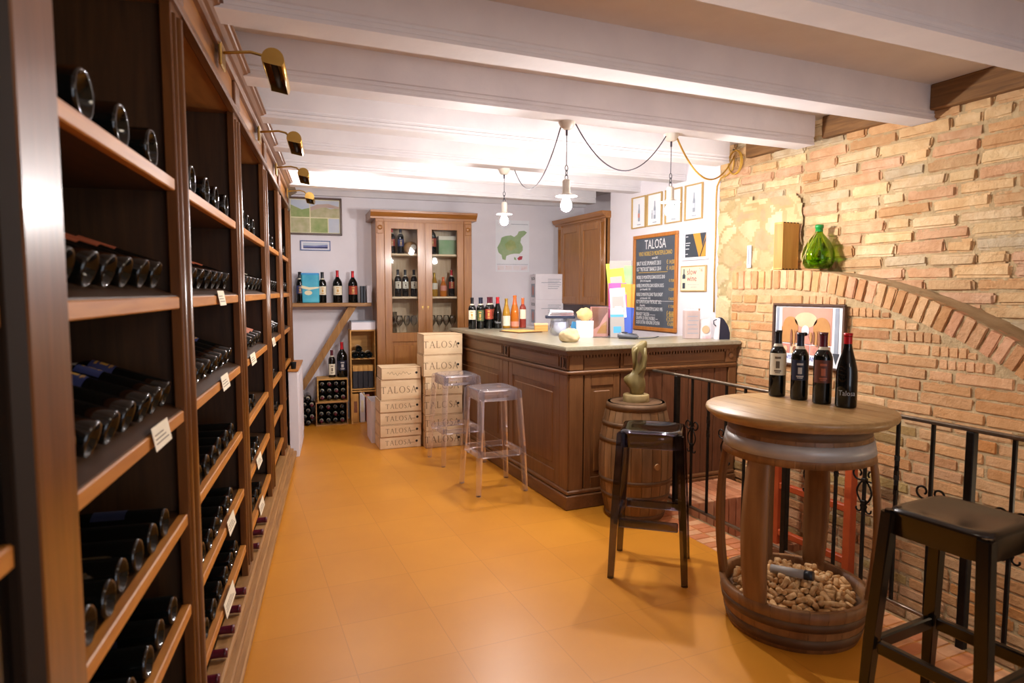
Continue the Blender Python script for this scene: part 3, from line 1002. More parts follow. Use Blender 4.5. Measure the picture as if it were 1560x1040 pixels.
# contents of the display cabinet
def fs(s, d, z): return far(s + .0, d, z)
P_BAR = make_bottle(cap='foil_black', lab='label_cream', mark='label_ink')
P_BARR = make_bottle(cap='foil_red', lab='label_red', mark='label_mark')
P_BARB = make_bottle(cap='foil_blue', lab='label_blue', mark='label_mark')
P_GOLD = make_bottle(H=.27, glass='bottle_gold', cap='foil_gold', lab='label_cream', style='burgundy', band=False)
P_AMB = make_bottle(H=.22, R=.04, glass='bottle_amber', cap='foil_orange', lab='label_pink', style='burgundy', band=False)
P_MAGC = make_bottle(H=.355, R=.052, style='magnum', cap='foil_red', lab='label_cream', lz=(.24, .52), mark='label_mark', band=False)
P_MAGR = make_bottle(H=.35, R=.052, style='magnum', cap='foil_red', lab='label_red', lz=(.26, .53), mark='label_mark', band=False)
def up(proto, loc, label, group=None, rz=0.0): return place(proto, loc, (0, 0, rz), label, group)
G1 = 'bottles inside the display cabinet'
up(P_BARR, fs(.715, .22, 1.8635), 'dark bottle with red label, leftmost on top shelf of display cabinet', G1, FAR_RZ)
up(P_BARB, fs(.815, .20, 1.8635), 'dark bottle with blue label, second on top shelf of display cabinet', G1, FAR_RZ)
up(P_MAGR, fs(1.165, .22, 1.8635), 'red capped magnum on the top shelf behind the right cabinet door', G1, FAR_RZ)
for i, s_ in enumerate((.775, .865, .955)):
    up(P_BAR, fs(s_, .23 - .05 * (i % 2), 1.3935), 'cream labelled bottle, %s on middle shelf behind left cabinet door' % ORD[i], G1, FAR_RZ)
up(P_GOLD, fs(1.195, .2, 1.3935), 'golden bottle, first on middle shelf behind the right cabinet door', G1, FAR_RZ)
up(P_AMB, fs(1.29, .24, 1.3935), 'short amber bottle on middle shelf behind the right cabinet door', G1, FAR_RZ)
up(P_BARR, fs(1.39, .22, 1.3935), 'dark red labelled bottle, last on middle shelf behind right cabinet door', G1, FAR_RZ)
t = thing('ornament', 'woven oval keepsake with pale medallion on the top cabinet shelf', 'ornament', fs(.93, .2, 1.8635), FAR_RZ)
MB().sphere((0, 0, .075), .075, 18, 12, 1.1, .6, 1).build('body', 'oak_x', t)
MB().cyl((.02, -.046, .08), (.02, -.054, .08), .032, 16).build('medallion', 'label_cream', t)
t = thing('gift_box', 'olive green gift box at the right end of the top cabinet shelf', 'box', fs(1.34, .2, 1.8635), FAR_RZ)
bx('carton', 'print_green', -.10, .10, -.05, .05, 0, .20, t, .003); bx('lid', 'label_cream', -.103, .103, -.053, .053, .17, .215, t, .003)
t = thing('glass_decanter', 'clear glass decanter on the middle shelf, left cabinet door', 'decanter', fs(.70, .16, 1.3935), FAR_RZ)
MB().lathe([(.0, .002), (.035, 0), (.04, .01), (.038, .16), (.016, .22), (.014, .30), (.02, .315), (.018, .315), (.012, .30), (.014, .22), (.034, .16), (.036, .012), (0, .008)], 20).build('vessel', 'stem_glass', t)
GL = thing('wine_glass', 'wine glass', 'wine glass')
MB().lathe([(0, 0), (.033, .001), (.034, .003), (.012, .006), (.004, .012), (.0035, .075), (.012, .085), (.030, .105), (.039, .135), (.038, .165), (.032, .20), (.0308, .20), (.0365, .165), (.0372, .135), (.028, .108), (.010, .089), (0, .087)], 20).build('bowl_and_stem', 'stem_glass', GL)
for i, s_ in enumerate((.70, .79, .87, .95)):
    place(GL, fs(s_, .22, .9785), (0, 0, 0), 'wine glass, %s from left on lowest glazed shelf, left cabinet door' % ORD[i], 'wine glasses in the display cabinet')
for i, s_ in enumerate((1.165, 1.245, 1.325, 1.40)):
    place(GL, fs(s_, .22, .9785), (0, 0, 0), 'wine glass, %s from left on lowest glazed shelf, right cabinet door' % ORD[i], 'wine glasses in the display cabinet')
DC = thing('glass_jug', 'clear glass jug at left end of the lowest glazed shelf', 'jug', fs(.735, .12, .9785), FAR_RZ)
MB().lathe([(0, .002), (.036, 0), (.040, .02), (.034, .12), (.044, .24), (.041, .24), (.031, .12), (.036, .02), (0, .01)], 20).build('vessel', 'stem_glass', DC)
MB().tube([(.038, 0, .2), (.075, 0, .19), (.08, 0, .12), (.034, 0, .08)], .005, 8).build('handle', 'stem_glass', DC)

# wall shelf with brace
t = thing('wall_shelf', 'wooden wall shelf on a long slanting brace beside the display cabinet', 'shelf', far(0.06, 0), FAR_RZ)
bx('shelf_board', 'oak_x', -.46, .42, -.24, -.001, 1.285, 1.325, t, .004)
m = MB()
a = Vector((.22, -.16, 1.285)); b = Vector((-.35, -.04, .36)); dd = (b - a).normalized()
m.add([a + Vector(o) for o in ((-.045, -.03, 0), (.045, -.03, 0), (.045, .03, 0), (-.045, .03, 0))] + [b + Vector(o) for o in ((-.04, -.03, 0), (.04, -.03, 0), (.04, .03, 0), (-.04, .03, 0))],
      [(0, 1, 2, 3), (7, 6, 5, 4), (0, 4, 5, 1), (1, 5, 6, 2), (2, 6, 7, 3), (3, 7, 4, 0)])
m.build('brace', 'oak_z', t)
G2 = 'bottles on the wall shelf'
P_SH = make_bottle(H=.335, R=.041, cap='foil_black', lab='label_blue', mark='label_mark')
P_SH2 = make_bottle(H=.335, R=.041, cap='foil_black', lab='label_cream', lz=(.26, .54), mark='label_mark')
up(P_SH, far(-.27, .12, 1.3255), 'dark bottle with blue label at the left end of the wall shelf', G2, FAR_RZ)
up(P_SH2, far(-.035, .13, 1.3255), 'dark bottle with cream label beside the turquoise tin', G2, FAR_RZ)
up(P_MAGC, far(.125, .12, 1.3255), 'red capped magnum with cream label on the wall shelf', G2, FAR_RZ)
up(P_MAGR, far(.29, .12, 1.3255), 'red capped magnum with red label on the wall shelf', G2, FAR_RZ)
t = thing('metal_tin', 'turquoise metal gift tin on the wall shelf between two bottles', 'tin', far(-.155, .11, 1.3255), FAR_RZ)
bx('body', 'cyan_tin', -.10, .085, -.05, .05, 0, .315, t, .012)
bx('lid', 'sky_card', -.103, .088, -.053, .053, .30, .325, t, .008)
m = MB(); flat(m, [(-.1, .16), (-.02, .14), (.08, .16), (.08, .175), (-.02, .17), (-.1, .19)], -.051); flat(m, ell(-.03, .11, .04, .025), -.051); m.build('emblem', 'paper_cream', t)
for i, (s_, c_, h) in enumerate(((.395, 'print_dark', .185), (.425, 'print_dark', .185), (.475, 'card_white', .19))):
    t = thing('book', ['black book, left one of the two dark books on the wall shelf', 'black book, right one of the two dark books on the wall shelf', 'pale booklet next to the display cabinet on the wall shelf'][i], 'book', far(s_ - .012, .12, 1.3255), FAR_RZ, 'books on the wall shelf')
    w_ = .011 if i < 2 else .025
    m = MB(); m.box(-w_, w_, -.06, .06, 0, h, .002); m.build('cover', c_, t)
    m = MB(); m.box(-w_ * .8, w_ * .8, -.057, .061, .004, h - .004); m.build('pages', 'paper_cream', t)

# bottle crates and stock under the shelf
def open_crate(name, label, loc, w, h, d, shelves=(), mat='crate_wood_x', th=.012):
    t = thing(name, label, 'crate', loc, FAR_RZ)
    bx('back_board', mat, -w / 2, w / 2, d / 2 - th, d / 2, 0, h, t)
    for s_ in (-1, 1): bx('side_board', mat, min(s_ * w / 2, s_ * (w / 2 - th)), max(s_ * w / 2, s_ * (w / 2 - th)), -d / 2, d / 2 - th, 0, h, t)
    bx('bottom_board', mat, -w / 2 + th, w / 2 - th, -d / 2, d / 2 - th, 0, th, t)
    bx('top_board', mat, -w / 2 + th, w / 2 - th, -d / 2, d / 2 - th, h - th, h, t)
    for z in shelves: bx('shelf', mat, -w / 2 + th, w / 2 - th, -d / 2 + .02, d / 2 - th, z - th, z, t)
    return t
open_crate('wooden_rack', 'tall narrow wooden crate rack holding bottles, boxes and books beside the cabinet', far(.368, .20, 0), .272, 1.03, .28, (.36, .385, .72))
t = thing('white_carton', 'flat white carton on top of the tall wooden crate rack', 'carton', far(.38, .2, 1.0305), FAR_RZ)
bx('carton_body', 'card_white', -.13, .13, -.12, .12, 0, .085, t, .003); bx('lid', 'print_grey', -.132, .132, -.122, .122, .085, .098, t, .002)
FN = Vector((sin(FAR_RZ), -cos(FAR_RZ), 0))
P_NECK = make_bottle(R=.0363, cap='foil_black', lab='label_cream', glass='bottle_dark', seg=20)
P_NECKW = make_bottle(R=.0363, cap='foil_wine', lab='label_cream', glass='bottle_dark', seg=20)
def neck_out(proto, s, d, z, label, group):
    place(proto, far(s, d, z), lie_rot(FN, roll=random.uniform(-3, 3)), label, group)
for k, (s_, z) in enumerate(((.285, .7575), (.36, .7575), (.434, .7575), (.324, .823))):
    p = far(s_, .055, z)
    place(P_NECK, far(s_, .345, z), lie_rot(-FN), 'bottle lying in the wooden rack, ' + ['left of the lower row', 'middle of the lower row', 'right of the lower row', 'on top of the lower row'][k], 'bottles lying in the wooden rack')
SB = thing('spirits_box', 'slim box', 'box')
bx('box_body', 'terminal_dark', -.026, .026, -.04, .04, 0, .19, SB, .002); bx('lid', 'crate_wood_z', -.027, .027, -.041, .041, .19, .255, SB, .002)
for k in range(4):
    place(SB, far(.284 + .0555 * k, .27, .3855), (0, 0, FAR_RZ), 'slim black box with tan lid, %s from left in the wooden rack' % ORD[k], 'slim boxes in the wooden rack')
for k, (s_, w_, h, c_, nm) in enumerate(((.278, .035, .315, 'crate_wood_z', 'tan wine box standing on the floor of the wooden rack'), (.352, .026, .325, 'plate_white', 'white binder standing on the floor of the wooden rack'), (.412, .02, .30, 'print_rose', 'dusky pink binder standing on the floor of the wooden rack'))):
    t = thing('binder', nm, 'binder', far(s_, .26, .0125), FAR_RZ)
    bx('cover', c_, -w_, w_, -.075, .075, 0, h, t, .003)
    bx('spine_label', 'paper_cream' if k else 'print_brown', -w_ * .5, w_ * .5, -.0765, -.07, h * .35, h * .75, t)
for lev, (w, h, s0, z0, nx, nz, nm) in enumerate(((.335, .252, .028, 0, 4, 3, 'lower'), (.322, .252, .042, .2525, 4, 3, 'upper'))):
    open_crate('bottle_crate', '%s wooden bottle crate of the two under the wall shelf' % nm, far(s0, .18, z0), w, h, .30, mat='crate_wood_x' if lev else 'oak_x', th=.010)
    for j in range(nz):
        for i in range(nx):
            place(P_NECK if (i + j) % 3 else P_NECKW, far(s0 - .5 * (nx - 1) * .0735 + .0735 * i, .045, z0 + .0105 + .0364 + .0735 * j), lie_rot(FN, roll=random.uniform(-3, 3)),
                  'bottle neck outward in the %s crate, row %s from below, %s from left' % (nm, ORD[j], ORD[i]), 'bottles lying in the two crates')
k = 0
for j, row in enumerate(((-.294, -.2185), (-.2565, -.181), (-.294, -.2185), (-.2565, -.181), (-.294, -.2185))):
    for i, s_ in enumerate(row):
        k += 1
        place(P_NECK if (i + j) % 2 else P_NECKW, far(s_, .06, .0365 + .0655 * j), lie_rot(FN, roll=random.uniform(-3, 3)),
              'loose stacked bottle left of the crates, %s layer from the floor, %s one' % (ORD[j], ('left', 'right')[i]), 'loose bottles stacked left of the crates')
up(make_bottle(H=.30, cap='foil_wine', glass='bottle_brown', lab='label_cream', lz=(.1, .5), mark='label_ink'), far(.045, .17, .505), 'brown bottle with tall cream label on the upper crate', None, FAR_RZ)
up(make_bottle(H=.385, R=.057, style='magnum', cap='foil_red', lab='label_navy', lz=(.2, .48), mark='label_silver', band=False), far(.155, .17, .505), 'large red capped magnum with grey label on the upper crate', None, FAR_RZ)

# pictures on the far wall
t = thing('framed_picture', 'large dark framed landscape picture high on the far wall', 'picture', far(-.09, .001, 2.275), FAR_RZ)
m = MB(); w, h, b = .285, .205, .022
m.box(-w, w, -.025, 0, h - b, h, .004).box(-w, w, -.025, 0, -h, -h + b, .004).box(-w, -w + b, -.025, 0, -h, h, .004).box(w - b, w, -.025, 0, -h, h, .004)
m.build('frame', 'frame_dark', t)
m = MB()
flat(m, rect(-.265, .265, -.185, .185), -.004, 0)
flat(m, rect(-.255, -.06, -.01, .175), -.006, 1); flat(m, rect(-.05, .255, -.01, .175), -.006, 1)
flat(m, rect(-.255, -.06, -.175, -.02), -.006, 2); flat(m, rect(-.05, .13, -.175, -.02), -.006, 3); flat(m, rect(.14, .255, -.175, -.02), -.006, 4)
flat(m, [(-.255, -.01), (-.06, -.01), (-.06, .09), (-.14, .07), (-.255, .12)], -.008, 3)
flat(m, [(-.05, -.01), (.255, -.01), (.255, .10), (.16, .085), (.05, .12), (-.05, .09)], -.008, 2)
flat(m, [(-.05, .06), (.08, .10), (.255, .09), (.255, .11), (.14, .14), (.02, .13), (-.05, .1)], -.010, 5)
m.build('print', ['paper_cream', 'print_sky', 'print_field', 'print_meadow', 'print_sky', 'print_hill'], t)
t = thing('seascape_picture', 'small wide blue framed seascape on the far wall', 'picture', far(-.095, .001, 1.955), FAR_RZ)
m = MB(); w, h, b = .16, .055, .010
m.box(-w, w, -.016, 0, h - b, h).box(-w, w, -.016, 0, -h, -h + b).box(-w, -w + b, -.016, 0, -h + b, h - b).box(w - b, w, -.016, 0, -h + b, h - b)
m.build('frame', 'frame_blue', t)
m = MB(); flat(m, rect(-.152, .152, -.047, .047), -.003, 0); flat(m, rect(-.13, .13, -.03, .03), -.005, 1); flat(m, rect(-.13, .13, -.03, .0), -.007, 2); flat(m, [(-.13, -.005), (0, .0), (.13, .012), (.13, -.01), (-.13, -.02)], -.009, 3)
m.build('print', ['frame_white', 'print_sky', 'print_navy', 'print_sea'], t)
# regional map poster
t = thing('map_poster', 'map poster of a green region on the far wall beside the cabinet', 'poster', far(2.205, .001, 2.0), FAR_RZ)
m = MB(); flat(m, rect(-.215, .215, -.31, .31), -.001, 0)
flat(m, [(-.195, -.02), (-.16, .04), (-.14, .10), (-.09, .12), (-.02, .13), (.02, .11), (.06, .14), (.08, .18), (.15, .19), (.185, .17), (.16, .14), (.11, .10), (.10, .05), (.13, .0), (.13, -.05), (.09, -.09), (.02, -.09), (-.03, -.10), (-.08, -.12), (-.09, -.17), (-.13, -.16), (-.14, -.11), (-.18, -.08)], -.003, 1)
flat(m, [(-.10, .02), (-.03, .08), (.03, .05), (.05, -.02), (-.02, -.06), (-.08, -.04)], -.005, 2)
flat(m, [(.06, -.15), (.09, -.12), (.13, -.12), (.12, -.16), (.08, -.17)], -.003, 3); flat(m, [(.02, -.13), (.04, -.14), (.05, -.17), (.02, -.16)], -.003, 1)
flat(m, rect(-.2, .2, -.222, -.218), -.003, 4); flat(m, rect(-.2, .2, -.30, -.225), -.0025, 5); flat(m, rect(-.02, .2, .262, .267), -.003, 4)
for k in range(4): flat(m, rect(-.19 + .1 * k, -.11 + .1 * k, -.285, -.24), -.004, 6)
m.build('print', ['paper_white', 'print_green', 'print_meadow', 'print_red', 'print_grey', 'card_white', 'tissue'], t)

# stock of white cartons behind the counter and the wall cupboard
t = thing('back_sideboard', 'low white sideboard carrying the white cartons behind the counter', 'sideboard', far(2.55, .27), FAR_RZ)
bx('carcass', 'card_white', -.33, .33, -.22, .22, 0, 1.02, t, .004); bx('top_board', 'enamel_white', -.34, .34, -.23, .23, 1.02, 1.045, t, .004)
for k in range(2):
    zb = 1.0455 + .3055 * k
    t = thing('wine_carton', ['white printed wine carton, lower of two behind the counter', 'white printed wine carton, upper of two behind the counter'][k], 'carton', far(2.55, .27, zb), FAR_RZ - .12, 'white cartons behind the counter')
    bx('carton_body', 'card_white', -.17, .17, -.13, .13, 0, .305, t, .004)
    m = MB(); m.box(-.1705, -.17 + .0, -.09, .09, .03, .19)
    m.box(-.10, .14, -.1306, -.13, .20, .206)
    for q in range(6): m.box(-.02, .14 - .02 * (q % 3), -.1306, -.13, .24 - .022 * q, .246 - .022 * q)
    m.build('print', 'print_grey', t)
    text('TALOSA', .052, 'print_dark', t, (-.1708, 0, .235), rot=(0, 0, radians(-90)))
    m = MB(); m.prism(ell(0, .11, .04, .06), -.1710, -.1704, 'yz'); m.build('emblem', 'print_rose', t)
    bx('tape', 'print_grey', -.1705, .1705, -.02, .02, .30, .3056, t)
t = thing('wall_cupboard', 'wooden panelled wall cupboard in the corner beyond the menu board', 'cupboard', (3.64, 5.925, 0))
m = MB(); m.box(0, .44, 0, 1.06, 1.30, 2.22); m.build('carcass', 'cabinet_wood_z', t)
m = MB()
m.box(-.018, .02, .0, .075, 1.30, 2.22, .004).box(-.018, .02, .985, 1.06, 1.30, 2.22, .004)
for o in (.015, .038, .06): m.cyl((-.018, o, 1.34), (-.018, o, 2.18), .006, 8).cyl((-.018, 1.06 - o, 1.34), (-.018, 1.06 - o, 2.18), .006, 8)
m.build('pilaster', 'cabinet_wood_z', t)
for a, b in ((.08, .525), (.535, .98)):
    m = MB(); m.box(-.02, 0, a, a + .07, 1.31, 2.20, .004).box(-.02, 0, b - .07, b, 1.31, 2.20, .004).box(-.02, 0, a + .07, b - .07, 2.12, 2.20, .004).box(-.02, 0, a + .07, b - .07, 1.31, 1.39, .004).box(-.008, 0, a + .07, b - .07, 1.39, 2.12)
    m.build('door', 'cabinet_wood_z', t)
m = MB(); m.prism([(.44, 2.22), (-.02, 2.22), (-.03, 2.235), (-.05, 2.245), (-.065, 2.27), (-.07, 2.29), (.44, 2.29)], -.03, 1.12, 'xz')
m.build('cornice', 'cabinet_wood_y', t)

# ------------------------------------------------------------------ stacks of branded wooden wine boxes
def wine_box(w, h, d, label, loc, rz, kind='roman'):
    t = thing('wooden_wine_box', label, 'wine box', loc, rz, 'stacked wooden wine boxes')
    bx('box_body', 'box_wood', -w / 2, w / 2, 0, d, 0, h, t, .002)
    m = MB(); e = .006
    for (a, b, c_, d_) in ((-w / 2 - .0006, w / 2 + .0006, h - e, h - e + .003), (-w / 2 - .0006, w / 2 + .0006, e - .003, e)):
        m.box(a, b, -.0007, .004, c_, d_)
    for a in (-w / 2, w / 2 - .004): m.box(a, a + .004, -.0007, .002, e, h - e)
    m.box(-w / 2 - .0007, -w / 2 + .001, 0, d, h - e, h - e + .003); m.box(-w / 2 - .0007, -w / 2 + .001, 0, d, e - .003, e)
    m.build('joint_line', 'box_wood_edge', t)
    m = MB().cyl((w / 2 - .042, -.0012, h * .53), (w / 2 - .042, .004, h * .53), .0115, 14); m.build('finger_hole', 'hole_dark', t)
    if kind == 'roman':
        m = MB(); lh = min(.062, h * .40) if h < .15 else .062
        wd = .20
        x = roman('TALOSA', lh, MB(), 0, 0, 0)
        m2 = MB(); roman('TALOSA', lh, m2, -x / 2 - .022, h * .5 - lh * .5, -.0004); m2.build('branded_lettering', 'brand_ink', t)
        if h < .15:
            m = MB(); m.box(.085, .13, -.001, 0, h * .42, h * .45); m.build('small_brand', 'brand_ink', t)
    else:
        m = MB(); pts = []
        for i in range(60):
            u = i / 59
            pts.append((-.13 + .22 * u, -.0006, h * .5 + .013 * sin(u * 40) * (1 - .5 * u) + .008 * sin(u * 11)))
        m.tube(pts, .0014, 4); m.build('branded_script', 'brand_ink', t)
    return t
z = 0
for i, (h, w, dx, nm) in enumerate(((.112, .385, 0, 'lowest box'), (.112, .385, .006, 'second box from the floor'), (.115, .387, .012, 'third box from the floor'), (.112, .387, .010, 'fourth box from the floor'), (.188, .375, .02, 'tall box, second from the top'), (.112, .365, .022, 'flat script branded box on top'))):
    wine_box(w, h, .27, 'pale wooden wine box, %s of the left stack' % nm, (1.410 + dx * .6, 5.86 - .01 * random.random(), z), radians(-3 + random.uniform(-1, 1)), 'roman' if i < 5 else 'script')
    z += h + .0008
z = 0
for i, (h, w, dx, nm) in enumerate(((.158, .36, 0, 'lowest box'), (.152, .36, 0, 'second box from the floor'), (.182, .36, -.004, 'third box from the floor'), (.172, .36, 0, 'fourth box from the floor'), (.200, .37, -.01, 'second box from the top'), (.190, .37, -.006, 'top box'))):
    wine_box(w, h, .27, 'pale wooden wine box, %s of the right stack by the counter' % nm, (1.800 + dx, 5.75 - .008 * random.random(), z), radians(-3 + random.uniform(-.7, .7)))
    z += h + .0008
t = thing('open_carton', 'open cardboard carton with raised flap behind the left box stack', 'carton', (1.345, 6.33, 0), radians(-4))
m = MB()
for a in ((-.13, -.125, -.17, .17), (.125, .13, -.17, .17), (-.125, .125, -.17, -.165), (-.125, .125, .165, .17)): m.box(*a, .0, .40)
m.box(-.125, .125, -.165, .165, 0, .005)
m.build('carton_body', 'card_white', t)
m = MB(); m.add([(-.13, -.17, .40), (-.13, .17, .40), (-.20, .17, .47), (-.20, -.17, .47), (-.127, -.17, .40), (-.127, .17, .40), (-.197, .17, .472), (-.197, -.17, .472)], [(0, 1, 2, 3), (7, 6, 5, 4), (0, 3, 7, 4), (1, 5, 6, 2), (2, 6, 7, 3), (0, 4, 5, 1)]); m.build('flap', 'card_brown', t)

# ------------------------------------------------------------------ the counter
CX, CY = 2.03, 3.75
CE = 6.12          # far end of the long leg
t = thing('bar_counter', 'L-shaped dark wooden sales counter with panelled sides and pale worktop', 'counter', (CX, CY, 0))
CT = t
L1 = CE - CY
def lshape(o, z0, z1, mb, w=.72, d=.55, xe=1.405):
    mb.prism([(-o, -o), (xe, -o), (xe, d), (w, d), (w, L1 + o), (-o, L1 + o)], z0, z1, 'xy')
m = MB(); lshape(.045, 1.062, 1.09, m); lshape(.052, 1.068, 1.084, m); m.build('worktop', 'counter_top', t)
m = MB(); lshape(.030, 1.045, 1.062, m); lshape(.016, 1.03, 1.045, m)
k = 0
while k * .024 < L1: m.box(-.014, 0, .01 + k * .024, .022 + k * .024, 1.012, 1.03); k += 1
k = 0
while k * .024 < 1.37: m.box(.01 + k * .024, .022 + k * .024, -.014, 0, 1.012, 1.03); k += 1
m.build('dentil_moulding', 'counter_wood_y', t)
# core behind the panels
m = MB(); m.box(.012, .03, .012, L1, .0, 1.045).box(.012, 1.40, .012, .03, 0, 1.045).box(.03, .70, L1 - .02, L1, 0, 1.045).box(1.38, 1.40, .03, .53, 0, 1.045)
m.build('carcass', 'plank_brown', t)
m = MB()   # frieze drawers on the long side
for a, b in ((.115, .985), (1.12, 2.33)): m.box(0, .014, a, b, .93, 1.03).box(-.006, .01, a + .02, b - .02, .945, 1.012, .003)
m.build('frieze_panel', 'counter_wood_y', t)
m = MB()
for a, b in ((.40, 1.315),): m.box(a, b, 0, .014, .93, 1.03).box(a + .02, b - .02, -.006, .01, .945, 1.012, .003)
m.box(.115, .385, 0, .014, .93, 1.03)
m.build('frieze_panel', 'counter_wood_x', t)
m = MB(); m.box(-.022, 0.01, -.022, L1, .905, .926, .006).box(-.014, .01, -.014, L1, .895, .908, .004)
m.box(-.02, 1.40, -.022, .01, .905, .926, .006).box(-.012, 1.40, -.014, .01, .895, .908, .004)
m.build('waist_moulding', 'counter_wood_y', t)
def keyhole(m, face, c):
    for o in (-.014, .014):
        if face == 'x': m.box(-.0125, -.004, c + o - .004, c + o + .004, .945, 1.01)
    pts = [(c + .004 * 0 + .012 * sin(pi * q / 8), .945 + .065 * q / 8) for q in range(9)]
for c, nm in ((.055, 'corner'), (1.052, 'mid')):
    m = MB(); m.box(-.010, .014, c - .055, c + .055, .93, 1.03, .003).box(-.010, .014, c - .055, c + .055, .12, .895, .003)
    m.build('pilaster', 'counter_wood_z', t)
    m = MB()
    m.box(-.0125, -.008, c + .028, c + .036, .943, 1.016); m.box(-.0125, -.008, c - .036, c - .028, .943, 1.016)
    m.tube([(-.011, c - .006, .95), (-.012, c - .018, .98), (-.011, c - .006, 1.01)], .004, 6)
    m.build('carved_inset', 'hole_dark', t)
m = MB(); m.box(-.0, .105, -.010, .014, .93, 1.03, .003).box(0, .105, -.010, .014, .12, .895, .003); m.build('pilaster', 'counter_wood_z', t)
m = MB(); m.box(1.30, 1.40, -.012, .014, .93, 1.03, .003).box(1.33, 1.40, -.012, .014, .12, .895, .003)
m.sphere((1.35, -.012, .98), .026, 14, 8, 1, .4, 1); m.build('pilaster', 'counter_wood_z', t)
# raised field panels on the long side
for a, b in ((.115, .99), (1.115, 2.34)):
    m = MB(); m.box(0, .014, a, b, .12, .895)
    m.box(-.008, .01, a, a + .075, .12, .895, .003).box(-.008, .01, b - .075, b, .12, .895, .003).box(-.008, .01, a + .075, b - .075, .80, .895, .003).box(-.008, .01, a + .075, b - .075, .12, .22, .003)
    m.box(-.006, .01, a + .115, b - .115, .26, .76, .006)
    m.build('raised_panel', 'counter_wood_z', t)
m = MB(); a, b = .115, .39
m.box(a, b, 0, .014, .12, .895).box(a, a + .05, -.008, .01, .12, .895, .003).box(b - .05, b, -.008, .01, .12, .895, .003).box(a + .05, b - .05, -.008, .01, .82, .895, .003).box(a + .05, b - .05, -.008, .01, .12, .2, .003).box(a + .075, b - .075, -.006, .01, .235, .785, .006)
m.build('raised_panel', 'counter_wood_z', t)
m = MB(); x = .40; k = 0
while x < 1.32:
    m.col = (1, 1, 1); m.box(x, x + .112, -.002 - .003 * (k % 2), .012, .12, .895, .003); x += .1155; k += 1
m.build('plank_panel', 'plank_brown', t)
m = MB(); m.box(-.035, .012, -.035, L1, 0, .095, .006).box(-.022, .012, -.022, L1, .095, .125, .008).box(-.03, 1.40, -.035, .012, 0, .095, .006).box(-.02, 1.40, -.022, .012, .095, .125, .008)
m.build('plinth', 'counter_wood_y', t)

# bottles standing on the counter
G = 'bottles standing on the counter'
TZ = 1.0905
CB = make_bottle(cap='foil_black', lab='label_cream', mark='label_mark', lz=(.3, .60))
CBG = make_bottle(cap='foil_blue', lab='label_green', lz=(.25, .6), mark='label_mark')
CBR = make_bottle(cap='foil_wine', lab='label_red', lz=(.3, .62), mark='label_mark', H=.305)
CBV = make_bottle(style='burgundy', cap='foil_red', lab=None, band=False, R=.042, H=.305, script='Talosa')
CW = make_bottle(glass='bottle_gold', cap='foil_gold', lab='label_cream', lz=(.08, .42), style='burgundy', H=.29, R=.040, band=False)
CO = make_bottle(glass='bottle_amber', cap='foil_orange', lab='label_pink', lz=(.05, .2), style='burgundy', H=.32, R=.043, band=False, capz=.72)
CR = make_bottle(glass='bottle_rose', cap='foil_orange', lab='label_cream', lz=(.3, .62), H=.295, R=.034, band=False)
for proto, x, y, rz, nm in ((CB, 2.135, 5.90, .4, 'dark bottle with cream label, leftmost on the counter'), (CBG, 2.218, 5.90, .4, 'dark bottle with green label, second from left on the counter'), (CBR, 2.305, 5.90, .35, 'dark bottle with red label, third from left on the counter'),
                       (CBV, 2.396, 5.89, .35, 'dark sloping bottle with white script and red capsule on the counter'), (CW, 2.488, 5.89, .3, 'golden white wine bottle with cream label on the counter'),
                       (CO, 2.583, 5.90, .3, 'amber sparkling bottle with orange foil on the counter'), (CR, 2.670, 5.90, .3, 'slim rose coloured bottle, rightmost on the counter')):
    up(proto, (x, y, TZ), nm, G, -rz)
up(CBG, (2.26, 5.985, TZ), 'dark bottle with green label, left of two in the counter back row', G, -.3)
up(CBR, (2.365, 5.985, TZ), 'dark bottle with red label, right of two in the counter back row', G, -.3)
t = thing('order_pad', 'tan folder on a dark board lying on the counter', 'folder', (2.37, 5.28, TZ), radians(12))
bx('board', 'plank_brown', -.13, .13, -.15, .15, 0, .006, t, .002); bx('folder', 'paper_tray', -.12, .12, -.13, .13, .006, .014, t, .002)
t = thing('cork_box', 'small wooden box behind the white jar on the counter', 'box', (2.58, 5.30, TZ), radians(-20))
bx('box_body', 'crate_wood_x', -.06, .06, -.04, .04, 0, .07, t, .003); bx('lid', 'pale_wood_x', -.061, .061, -.041, .041, .055, .073, t, .002)
t = thing('glass_jar', 'wide clear jar with a pale filling on the counter', 'jar', (2.48, 4.74, TZ))
MB().lathe([(0, .004), (.07, .0), (.08, .02), (.084, .07), (.078, .12), (.080, .14), (.077, .14), (.074, .12), (.080, .07), (.076, .022), (0, .01)], 24).build('vessel', 'acrylic', t)
MB().lathe([(0, .011), (.072, .022), (.076, .07), (.071, .11), (0, .115)], 20).build('filling', 'card_white', t)
t = thing('tray', 'dark tray with crumpled tissue papers resting on the clear jar', 'tray', (2.48, 4.74, TZ + .1405), radians(-25))
bx('tray', 'label_navy', -.12, .12, -.075, .075, 0, .022, t, .004)
m = MB(); random.seed(5)
for k in range(3): m.add([(-.10 + .01 * k, -.07, .024 + .012 * k), (.11, -.06, .024 + .012 * k), (.10, .07, .03 + .014 * k), (-.08, .06, .032 + .016 * k), (-.1 + .01 * k, -.07, .026 + .012 * k), (.11, -.06, .028 + .012 * k), (.10, .07, .034 + .014 * k), (-.08, .06, .036 + .016 * k)], [(0, 1, 2, 3), (7, 6, 5, 4), (0, 4, 5, 1), (1, 5, 6, 2), (2, 6, 7, 3), (3, 7, 4, 0)])
m.build('tissue_papers', 'tissue', t)
t = thing('rock', 'round tan rock standing on the counter edge', 'rock', (2.22, 4.09, TZ))
bm = bmesh.new(); bmesh.ops.create_icosphere(bm, subdivisions=4, radius=1.0)
from mathutils import noise
